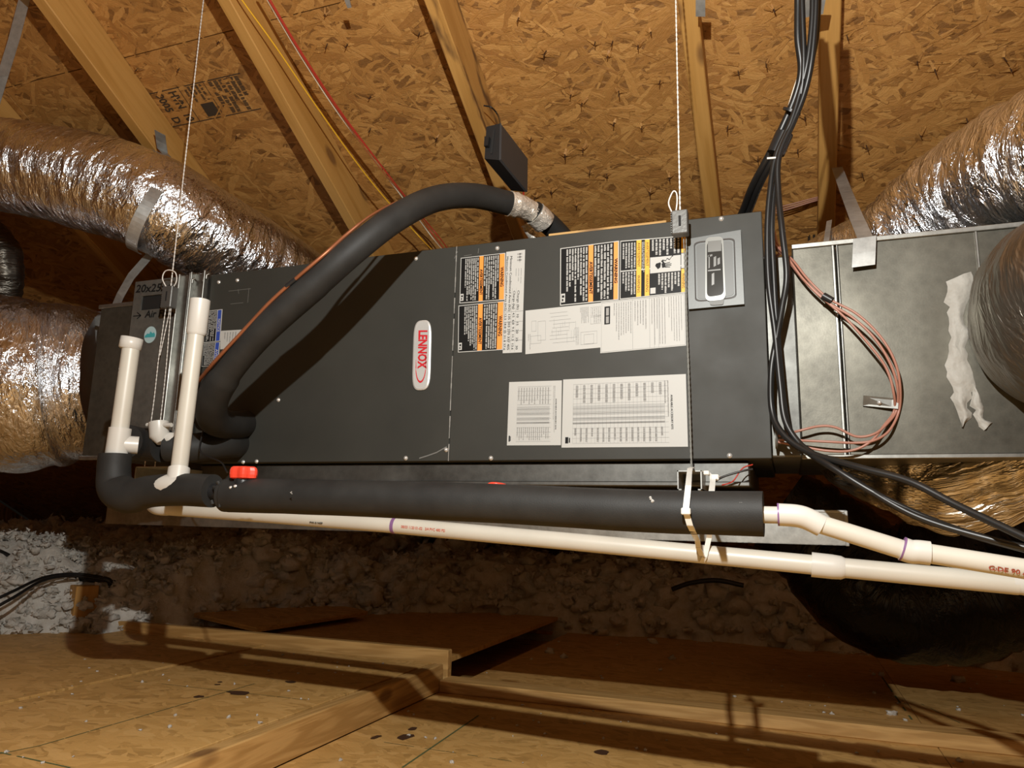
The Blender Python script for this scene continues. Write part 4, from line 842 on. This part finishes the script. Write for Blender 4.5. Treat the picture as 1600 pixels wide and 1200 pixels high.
mb.tube(crv([at(318, 655, FY - .16), at(345, 662, FY - .10), at(372, 672, FY)], 6), [rr0 * .9] * 6 + [rr0 * .8] * 7, 20); mb.build('foam_sleeve', FOAM, RL)
mb = MB(); lq = crv([at(306, 602, FY - .28), at(316, 588, FY - .31), at(340, 560, FY - .33), at(380, 517, FY - .33), at(420, 474, FY - .33), at(455, 442, FY - .33), at(485, 416, FY - .33), at(512, 393, FY - .32), at(540, 368, FY - .29), at(572, 342, FY - .26), at(600, 325, FY - .21), at(622, 315, FY - .17)], 8)
mb.tube(lq, [.0042] * 70 + [.0030] * (len(lq) - 70), 10); CL = mb.build('copper_line', COPPER); tag(CL, 'thin brown copper line running along the edge of the thick black line', 'refrigerant line')
mb = MB(); mb.tube([at(447, 448, FY - .33), at(462, 436, FY - .33)], .0052, 10); tag(mb.build('tape_wrap', BLACKP), 'short dark tape wrap on the brown copper line', 'tape')
mb = MB(); mb.tube(crv([at(300, 660, 1.45), at(318, 662, 1.43), at(312, 700, 1.40), at(322, 712, 1.38), at(345, 722, 1.36), at(355, 738, 1.33)], 8), .002, 6); tag(mb.build('thin_cable', BLACKR), 'thin black wire looping from the filter cabinet to the red knob', 'cable')
mb = MB(); mb.tube(crv([at(1110, 757, 1.56), at(1130, 745, 1.57), at(1160, 736, 1.575), at(1176, 733, 1.58)], 6), .0022, 6); tag(mb.build('thin_cable', BLACKR), 'short black wire under the bottom edge of the unit at right', 'cable')
mb = MB(); mb.tube(crv([at(1128, 758, 1.56), at(1145, 752, 1.57), at(1160, 732, 1.58), at(1176, 726, 1.59)], 6), .0014, 6); tag(mb.build('thin_wire', REDW), 'thin dark red wire under the bottom edge of the unit at right', 'wire')

# ------------------------------------------------------------------ black box on the stained rafter
BX = T('junction_box', 'black plastic box with a slotted end clamped on the stained rafter', 'box', at(790, 250, 1.75))
fc = [(760, 198), (781, 193), (779, 250), (757, 248)]; Yb = 1.62
F4 = [at(*p, Yb) for p in fc]; d1 = at(820, 300, Yb + .14) - at(779, 250, Yb)
mb = MB(); mb.prism(F4, d1); mb.build('body', BLACKP, BX)
F5 = [at(781, 194, Yb - .001), at(784, 195, Yb + .002), at(783, 249, Yb + .002), at(779.5, 250, Yb - .001)]
mb = MB(); mb.prism(F5, d1 * 1.01); mb.build('lid', plain('box_lid', (.030, .031, .033), .35), BX)
mb = MB(); mb.prism([at(770, 203, Yb - .002), at(773, 202.5, Yb - .002), at(769, 240, Yb - .002), at(766, 240, Yb - .002)], (0, .002, 0)); mb.build('slot', CAV, BX)
mb = MB(); mb.prism([at(757, 213, Yb - .012), at(764, 213, Yb - .014), at(762, 227, Yb - .014), at(756, 228, Yb - .012)], (0, .012, 0)); mb.build('latch', BLACKP, BX)
mb = MB(); mb.tube(crv([atroof(756, 165, CR - .006), atroof(768, 168, CR - .012), atroof(778, 180, CR - .02), at(782, 194, Yb + .02)], 6), .0025, 8); mb.build('cord', BLACKR, BX)
mb = MB(); mb.tube(crv([at(818, 298, 1.76), at(819, 312, 1.78), at(826, 330, 1.80)], 6), .0025, 6); tag(mb.build('thin_wire', REDW), 'thin red wire leaving the lower end of the black box', 'wire')

# ------------------------------------------------------------------ thermostat and yellow wires
def wire(label, pts, r, m, name='wire', cat='wire', n=14, seg=7, group=None):
    mb = MB(); mb.tube(crv(pts, n), r, seg); return tag(mb.build(name, m), label, cat, group)
def rw(px, py, d=.0): return atroof(px, py, CR - .012 - d)
wire('thin yellow wire crossing the pencil-marked rafter down to the unit', [rw(360, -30), rw(378, 0), rw(430, 72), rw(490, 160), rw(560, 258), rw(612, 322), rw(660, 375), at(690, 405, 1.95)], .0024, YEL)
base = [(405, -25), (420, 0), (470, 84), (530, 175), (590, 255), (640, 318), (682, 372), (706, 404)]
for k, (m, lb, dx, dy) in enumerate(((WHW, 'white wire on the left of the red thermostat wires', -2.5, 1.5), (REDW, 'bright red thermostat wire, uppermost of the parallel run beside the yellow wire', 2.6, -1), (RUST, 'rusty brown wire in the middle of the thermostat wires', -.4, .6), (REDW, 'dark red wire between the white and the brown thermostat wires', -1.2, -2.2))):
    P = []
    for i, (x, y) in enumerate(base): w = 1.8 * math.sin(i * 1.9 + k * 2) * (i > 3) + dx * (.5 + .12 * i); p = rw(x + w, y + dy, .002 * k); P.append(p if i < 7 else at(x + w, y, 1.93))
    wire(lb, P, (.0017, .0022, .002, .0018)[k], m)

# ------------------------------------------------------------------ black cables at the right
def cab(label, pts, r=.006, m=None, **k): return wire(label, [at(x, y, Y) for x, y, Y in pts], r, m or BLACKR, 'power_cable', 'cable', **k)
cab('leftmost thick black cable from the roof going behind the unit top', [(1246, -40, 1.50), (1247, 0, 1.52), (1247, 60, 1.54), (1252, 108, 1.56), (1243, 150, 1.58), (1222, 200, 1.60), (1200, 245, 1.62), (1176, 290, 1.68), (1160, 330, 1.76), (1145, 360, 1.82)], .0085)
cab('thick black cable looping wide at the top then joining the bundle behind the unit top', [(1278, -40, 1.50), (1277, 0, 1.52), (1273, 60, 1.54), (1262, 110, 1.56), (1249, 150, 1.58), (1230, 200, 1.60), (1209, 245, 1.62), (1186, 290, 1.68), (1170, 330, 1.76), (1155, 360, 1.82)], .0085)
cab('black cable hugging the right edge of the unit from the bundle tie down', [(1270, -40, 1.49), (1269, 30, 1.51), (1262, 95, 1.53), (1250, 145, 1.55), (1236, 190, 1.56), (1212, 245, 1.57), (1203, 300, 1.57), (1199, 360, 1.57), (1201, 440, 1.57), (1211, 520, 1.57), (1219, 600, 1.56), (1228, 660, 1.55), (1258, 702, 1.53), (1300, 730, 1.48), (1380, 778, 1.45), (1490, 826, 1.42), (1640, 868, 1.38)], .0065)
cab('black cable bulging right over the plenum corner then down to the unit foot', [(1276, -40, 1.49), (1274, 30, 1.51), (1268, 95, 1.53), (1257, 145, 1.55), (1240, 190, 1.56), (1217, 245, 1.56), (1216, 300, 1.56), (1222, 360, 1.55), (1229, 430, 1.55), (1222, 480, 1.56), (1213, 530, 1.57), (1205, 580, 1.57), (1206, 640, 1.57), (1222, 676, 1.55), (1262, 706, 1.52), (1340, 730, 1.46), (1420, 752, 1.42), (1500, 792, 1.38), (1640, 858, 1.3)], .0065)
cab('black cable between the other two down the unit edge', [(1252, -40, 1.49), (1254, 30, 1.51), (1256, 95, 1.53), (1252, 145, 1.55), (1238, 190, 1.57), (1214, 245, 1.58), (1209, 300, 1.58), (1206, 360, 1.575), (1209, 430, 1.575), (1213, 500, 1.575), (1218, 560, 1.57), (1225, 630, 1.56), (1238, 680, 1.55), (1275, 712, 1.51), (1330, 748, 1.47), (1430, 806, 1.43), (1560, 846, 1.39), (1640, 862, 1.37)], .006)
mb = MB(); mb.tube([at(1226, 208, 1.585), at(1212, 240, 1.592)], .019, 14); mb.tube([at(1238, 172, 1.575), at(1236, 176, 1.577)], .020, 14); tag(mb.build('tape_wrap', BLACKP), 'black tape wrap binding the cable bundle above the unit', 'tape')
mb = MB(); a = at(1214, 247, 1.57); mb.tube([a - Vector((.02, .005, .0)), a + Vector((.004, -.005, -.002))], .0025, 6); tag(mb.build('cable_tie', TIE), 'thin clear tie below the tape wrap on the cable bundle', 'cable tie')
wire('thin white wire slanting beside the cable bundle under the roof', [at(1262, 80, 1.6), at(1243, 130, 1.62), at(1232, 165, 1.64)], .0014, WHW)
# pink control wires on the plenum
py_ = FY - .03
for k, (lb, L) in enumerate((('pink wire, outermost of the loop on the supply plenum', [(1212, 390, FY + .06), (1236, 404, FY - .01), (1262, 436, py_), (1294, 466, py_ - .004), (1338, 490, py_ - .01), (1374, 524, py_ - .012), (1397, 562, py_ - .01), (1406, 600, py_), (1405, 640, FY - .008), (1390, 672, py_ + .01), (1366, 688, py_), (1336, 692, py_), (1290, 690, py_), (1245, 688, py_ + .01), (1213, 687, FY - .002)]),
                             ('pink wire, middle one of the loop on the supply plenum', [(1206, 380, FY + .08), (1232, 408, FY - .01), (1258, 440, py_), (1290, 470, py_ - .004), (1332, 496, py_ - .01), (1366, 528, py_ - .012), (1390, 566, py_ - .01), (1402, 604, py_), (1401, 640, FY - .008), (1386, 662, py_ + .01), (1366, 678, py_), (1338, 682, py_), (1306, 668, py_), (1280, 666, py_), (1245, 674, py_), (1213, 682, FY - .002)]),
                             ('pink wire, innermost and lowest ended of the loop on the supply plenum', [(1200, 372, FY + .1), (1228, 400, FY - .008), (1255, 436, py_), (1288, 468, py_ - .004), (1322, 498, py_ - .008), (1356, 536, py_ - .008), (1384, 574, py_ - .006), (1396, 612, py_), (1397, 642, FY - .008), (1382, 664, py_ + .01), (1360, 690, py_), (1330, 704, py_), (1290, 704, py_), (1245, 696, py_ + .01), (1213, 690, FY - .002)]))):
    wire(lb, [at(x, y, Y) for x, y, Y in L], .0026, PINK, group=None)
mb = MB(); a, b = at(1286, 462, py_ - .006), at(1300, 470, py_ - .008); mb.tube([a, b], .0075, 10); tag(mb.build('tape_wrap', BLACKP), 'black tie holding the pink wires together near the plenum seam', 'tape')
mb = MB(); mb.prism([at(1349, 618, FY - .012), at(1404, 623, FY - .014), at(1403, 639, FY - .014), at(1348, 634, FY - .004)], (0, -.0015, 0)); ck = T('wire_clip', 'small metal clip strap screwed over the pink wires', 'clip', at(1376, 640, FY - .01)); mb.build('band', GALVC, ck); screw(at(1374, 629, FY - .014), ck, .0035)
mb = MB(); mb.lathe([(.020, 0), (.020, .004), (.012, .006), (.012, .012)], Matrix.Translation(at(1211, 686, FY + .005)) @ Matrix.Rotation(math.pi / 2, 4, 'Y'), 16); tag(mb.build('cable_grommet', GALVC), 'metal grommet on the unit end where the pink wires enter', 'fitting')
for q, dz in ((0, 0), (1, 4), (2, 8)):
    wire(('thin pinkish wire on the sheathing right of the cables, topmost', 'thin pinkish wire on the sheathing right of the cables, middle', 'thin pinkish wire on the sheathing right of the cables, lowest')[q], [atroof(1212, 325 + dz, 2.10), atroof(1240, 318 + dz * .8, 2.10), atroof(1278, 308 + dz * .6, 2.11), atroof(1300, 306 + dz * .5, 2.12)], .0022, PINK)
wire('short curl of pale wire between the unit end and the plenum corner', [at(1210, 362, 1.72), at(1214, 380, 1.68), at(1220, 392, 1.66), at(1212, 400, 1.65), at(1208, 386, 1.66)], .003, PINK)

# ------------------------------------------------------------------ lumber on the floor
def flum(name, label, x0, x1, y0, y1, z0, z1, m=PINE, bev=.003):
    alongx = (x1 - x0) > (y1 - y0)
    if alongx: o = lumber(name, (x0, (y0 + y1) / 2, (z0 + z1) / 2), (x1, (y0 + y1) / 2, (z0 + z1) / 2), y1 - y0, z1 - z0, m, (0, 0, 1), bev=bev)
    else: o = lumber(name, ((x0 + x1) / 2, y0, (z0 + z1) / 2), ((x0 + x1) / 2, y1, (z0 + z1) / 2), x1 - x0, z1 - z0, m, (0, 0, 1), bev=bev)
    return tag(o, label, 'board')
flum('joist', 'pine joist along the step edge of the raised floor, running toward the viewer', -1.141, -1.104, -.9, 2.375, FZ, PZ)
flum('floor_board', 'long pine board lying across the lower floor at the right', -1.104, 1.9, 2.345, 2.434, FZ, FZ + .038)
bx1 = atz(705, 1035, PZ).x
flum('floor_board', 'pine board on edge with a grey cut end along the back of the raised floor', -3.0, -1.10, 2.40, 2.434, FZ, PZ + .040)
# plywood scrap, tilted
a, b, c, d = atz(252, 946, -.40), atz(402, 981, -.44), atz(575, 955, -.43), atz(420, 918, -.40)
SC = T('plywood_scrap', 'scrap of plywood with layered edge resting in the shade behind the raised floor', 'board', (a + c) / 2 - Vector((0, 0, .03)))
for k in range(4):
    mb = MB(); o_ = Vector((0, 0, -.0045 * k)); mb.prism([p + o_ for p in (a, b, c, d)], (0, 0, -.0038)); mb.build('ply', (OSBF, PINE, RAFT, PINE)[k], SC)
# post stub in the insulation at left
pb = at(131, 928, 2.352); o = lumber('post_stub', pb + Vector((0, 0, -.25)), pb + Vector((0, 0, .035)), .09, .085, RAFT, (.45, 1, 0)); tag(o, 'orange pine post stub poking out of the white insulation at the left', 'post')

# ------------------------------------------------------------------ insulation
def height(X, Y):
    h = .10 + .12 * fbm(X * 1.3, Y * 1.3, 3, 5) + .20 * (fbm(X * 5, Y * 5, 3, 11) - .4) + .10 * (fbm(X * 17, Y * 17, 3, 31) - .4)
    return h
gx = np.linspace(-5.9, 3.3, 460); gy = np.linspace(1.75, 5.25, 190); XX, YY = np.meshgrid(gx, gy, indexing='ij')
edge = np.interp(XX, [-6, -3.1, -2.85, -2.5, -2.36, -2.0, -1.5, -.2, 1.0, 3.4], [2.1, 2.05, 2.15, 2.44, 2.95, 3.6, 3.95, 3.95, 3.70, 3.70])
edge = edge + .16 * (fbm(XX * 3, YY * 3, 3, 77) - .5)
dd = YY - edge; rise = np.clip(dd / .24, -.3, 1); rise = np.where(rise > 0, np.sqrt(np.clip(rise, 0, 1)), rise)
H = FZ - .03 + rise * (height(XX, YY) + .14 + .05 * np.clip((YY - 3.5), 0, 1.5) + np.where(XX < -2.3, .10, 0))
H -= np.clip(1 - np.abs(XX - .45) / .6, 0, 1) * np.clip(1 - np.abs(YY - 3.9) / .8, 0, 1) * .22
H = np.minimum(H, (CS - .02 - ND.y * YY) / ND.z)
mb = MB(); nx, ny = XX.shape
V = np.stack([XX + .05 * (fbm(XX * 14, YY * 14, 2, 3) - .5), YY + .05 * (fbm(XX * 14, YY * 14, 2, 9) - .5), H], -1).reshape(-1, 3)
Fc = [(i * ny + j, (i + 1) * ny + j, (i + 1) * ny + j + 1, i * ny + j + 1) for i in range(nx - 1) for j in range(ny - 1) if rise[i, j] > -.25 or rise[i + 1, j + 1] > -.25]
me = bpy.data.meshes.new('loose_insulation'); me.from_pydata(V.tolist(), [], Fc); me.materials.append(INS); me.polygons.foreach_set('use_smooth', [True] * len(Fc))
io = bpy.data.objects.new('loose_insulation', me); COL.objects.link(io); tag(io, 'white blown loose insulation banked beyond the floor boards and at the left', 'insulation', None, 'stuff')
# clumps
bm = bmesh.new(); bmesh.ops.create_icosphere(bm, subdivisions=2, radius=1); IV = np.array([v.co[:] for v in bm.verts]); IF = [[v.index for v in f.verts] for f in bm.faces]; bm.free(); IFa = np.array(IF)
def clumps(name, items, m, label=None):
    VV = []; FF = []; n = 0
    for (p, s) in items:
        q = IV * (1 + 1.0 * (rng.rand(len(IV), 1) - .5)) * s * np.array([1, 1, .75]) * (.7 + .6 * rng.rand(3)); VV.append(q + np.array(p)); FF.append(IFa + n); n += len(IV)
    me = bpy.data.meshes.new(name); VV = np.concatenate(VV); FF = np.concatenate(FF); me.from_pydata(VV.tolist(), [], FF.tolist()); me.materials.append(m); me.polygons.foreach_set('use_smooth', [True] * len(FF))
    o = bpy.data.objects.new(name, me); COL.objects.link(o); tag(o, label, 'insulation', None, 'stuff'); return o
def link_o(me): o = bpy.data.objects.new(me.name, me); COL.objects.link(o); return o
items = []
ok = np.argwhere((rise > .02)); wts = np.where(XX[ok[:, 0], ok[:, 1]] < -1.9, 3.0, 1.0) * np.where(YY[ok[:, 0], ok[:, 1]] < 3.6, 2.0, 1) * (1.3 - rise[ok[:, 0], ok[:, 1]]); wts = wts / wts.sum()
for k in rng.choice(len(ok), 11000, p=wts):
    i, j = ok[k]; p = V[i * ny + j]; near = XX[i, j] < -1.9 and YY[i, j] < 3.0
    items.append(((p[0] + rng.uniform(-.02, .02), p[1] + rng.uniform(-.02, .02), p[2] + rng.uniform(.0, .022)), (.006 + .024 * rng.rand() ** 2.5) if near else (.014 + .05 * rng.rand() ** 2)))
clumps('insulation_clumps', items, INS, 'ragged tufts of white insulation over the whole bank')
tp = [it for it in items]; NF = 90000; pk = rng.choice(len(tp), NF); C0 = np.array([tp[k][0] for k in pk]); R0 = np.array([tp[k][1] for k in pk])
dv = rng.normal(size=(NF, 3)); dv[:, 2] = np.abs(dv[:, 2]) * .9; dv[:, 1] -= .35; dv /= np.linalg.norm(dv, axis=1, keepdims=True)
C1 = C0 + dv * (R0 * rng.uniform(.75, 1.35, NF))[:, None]; sz = rng.uniform(.25, 1, (NF, 1)) * .010 + (R0 * .12)[:, None]
TV = (C1[:, None, :] + rng.normal(size=(NF, 3, 3)) * sz[:, None, :]).reshape(-1, 3)
me = bpy.data.meshes.new('insulation_flakes'); me.from_pydata(TV.tolist(), [], np.arange(NF * 3).reshape(-1, 3).tolist()); me.materials.append(INS)
tag(link_o(me), 'fine fluffy flakes of white insulation on the tufts', 'insulation', None, 'stuff')
items = []
for k in range(170):
    px, py = random.uniform(0, 1600), random.uniform(985, 1195)
    z = PZ if px < 600 - (py - 1050) * 2.4 and py > 1020 else FZ
    if 620 < px < 760 and py < 1110: continue
    p = atz(px, py, z); items.append(((p.x, p.y, z + .002), random.uniform(.0015, .005)))
for px, py, s in ((1497, 1066, .022), (1378, 1056, .012), (1365, 1055, .008), (1393, 1117, .013), (1300, 1118, .008), (1285, 1146, .008), (1303, 1148, .008), (1236, 1140, .008), (1487, 1168, .013), (1535, 1173, .015), (1595, 1180, .014), (1500, 1190, .008), (1415, 1126, .006), (1498, 1110, .006), (563, 966, .02), (563, 995, .015), (860, 1020, .02), (882, 1028, .018), (1032, 1048, .01), (1020, 1005, .02), (1050, 1030, .015), (1110, 995, .02)):
    p = atz(px, py, FZ if py < 1140 or px < 1200 else FZ); items.append(((p.x, p.y, p.z + s * .4), s))
clumps('insulation_crumbs', items, INS, 'small white crumbs of insulation scattered over the floor sheets')
# sawdust line along the long board is part of the crumbs; cables lying on the insulation
def onins(px, py, Y): return at(px, py, Y)
wire('flat dark cable end lying over the post stub on the insulation', [onins(-30, 852, 2.25), onins(8, 866, 2.28), onins(45, 888, 2.32), onins(90, 900, 2.36), onins(140, 906, 2.38), onins(170, 907, 2.40), onins(172, 930, 2.44)], .011, BLACKR, 'power_cable', 'cable', seg=10)
wire('black cable crossing the white insulation at the lower left, upper strand', [onins(-30, 948, 1.95), onins(20, 924, 2.05), onins(70, 902, 2.2), onins(120, 897, 2.33), onins(180, 905, 2.45)], .006, BLACKR, 'power_cable', 'cable')
wire('black cable crossing the white insulation at the lower left, lower strand', [onins(-30, 962, 1.93), onins(20, 934, 2.03), onins(70, 906, 2.18), onins(120, 900, 2.31), onins(180, 909, 2.43)], .006, BLACKR, 'power_cable', 'cable')
wire('short black cable lying on the dark insulation below the thin white pipe', [at(1050, 921, 3.9), at(1080, 911, 3.9), at(1120, 907, 3.9), at(1162, 915, 3.9)], .012, BLACKR, 'power_cable', 'cable')
# printed grade stamp on the roof sheathing
def rp_(u, v, e=.0012):     # stamp frame: u along +x, v down the slope
    o0 = Vector((-2.08, 0, 0)) + ND * (CS - e) + SD * .855; return o0 + Vector((1, 0, 0)) * .42 * u + SD * .135 * v
mb = MB()
def rq(u0, v0, u1, v1): mb.quad(rp_(u0, v0), rp_(u1, v0), rp_(u1, v1), rp_(u0, v1))
rq(0, 0, 1, .025); rq(0, .975, 1, 1); rq(.36, 0, .366, 1); rq(.62, 0, .626, 1)
for (u0, v0, u1, v1) in textlines(.66, .97, .05, .95, 6, .75, .4, .12, 4): rq(u0, v0, u1, v1)
for (u0, v0, u1, v1) in textlines(.40, .60, .05, .5, 5, .6, .4, .12, 8): rq(u0, v0, u1, v1)
rq(.47, .55, .60, .92)
stp = mb.build('grade_stamp', STAMP, ceil)
for t, u, h in (('HVN  10', .28, .050), ('9005  D', .14, .046)):
    M = Matrix((SD, Vector((1, 0, 0)), SD.cross(Vector((1, 0, 0))))).transposed().to_4x4(); M.translation = rp_(u, .5, .0014); letters(t, h, M, STAMP, 'lettering', ceil, ceil.location, .0014, 0, .115)
mb = MB()
for k in range(9): u0 = .1 + k * .1; mb.quad(*[Vector((.09 + .16 * a, 0, 0)) + ND * (CS - .001) + SD * (1.80 + .085 * b) for a, b in ((u0, .1), (u0 + .05, .1), (u0 + .05, .9 - .1 * (k % 3)), (u0, .9 - .1 * (k % 3)))])
mb.build('grade_stamp', STAMP, ceil)
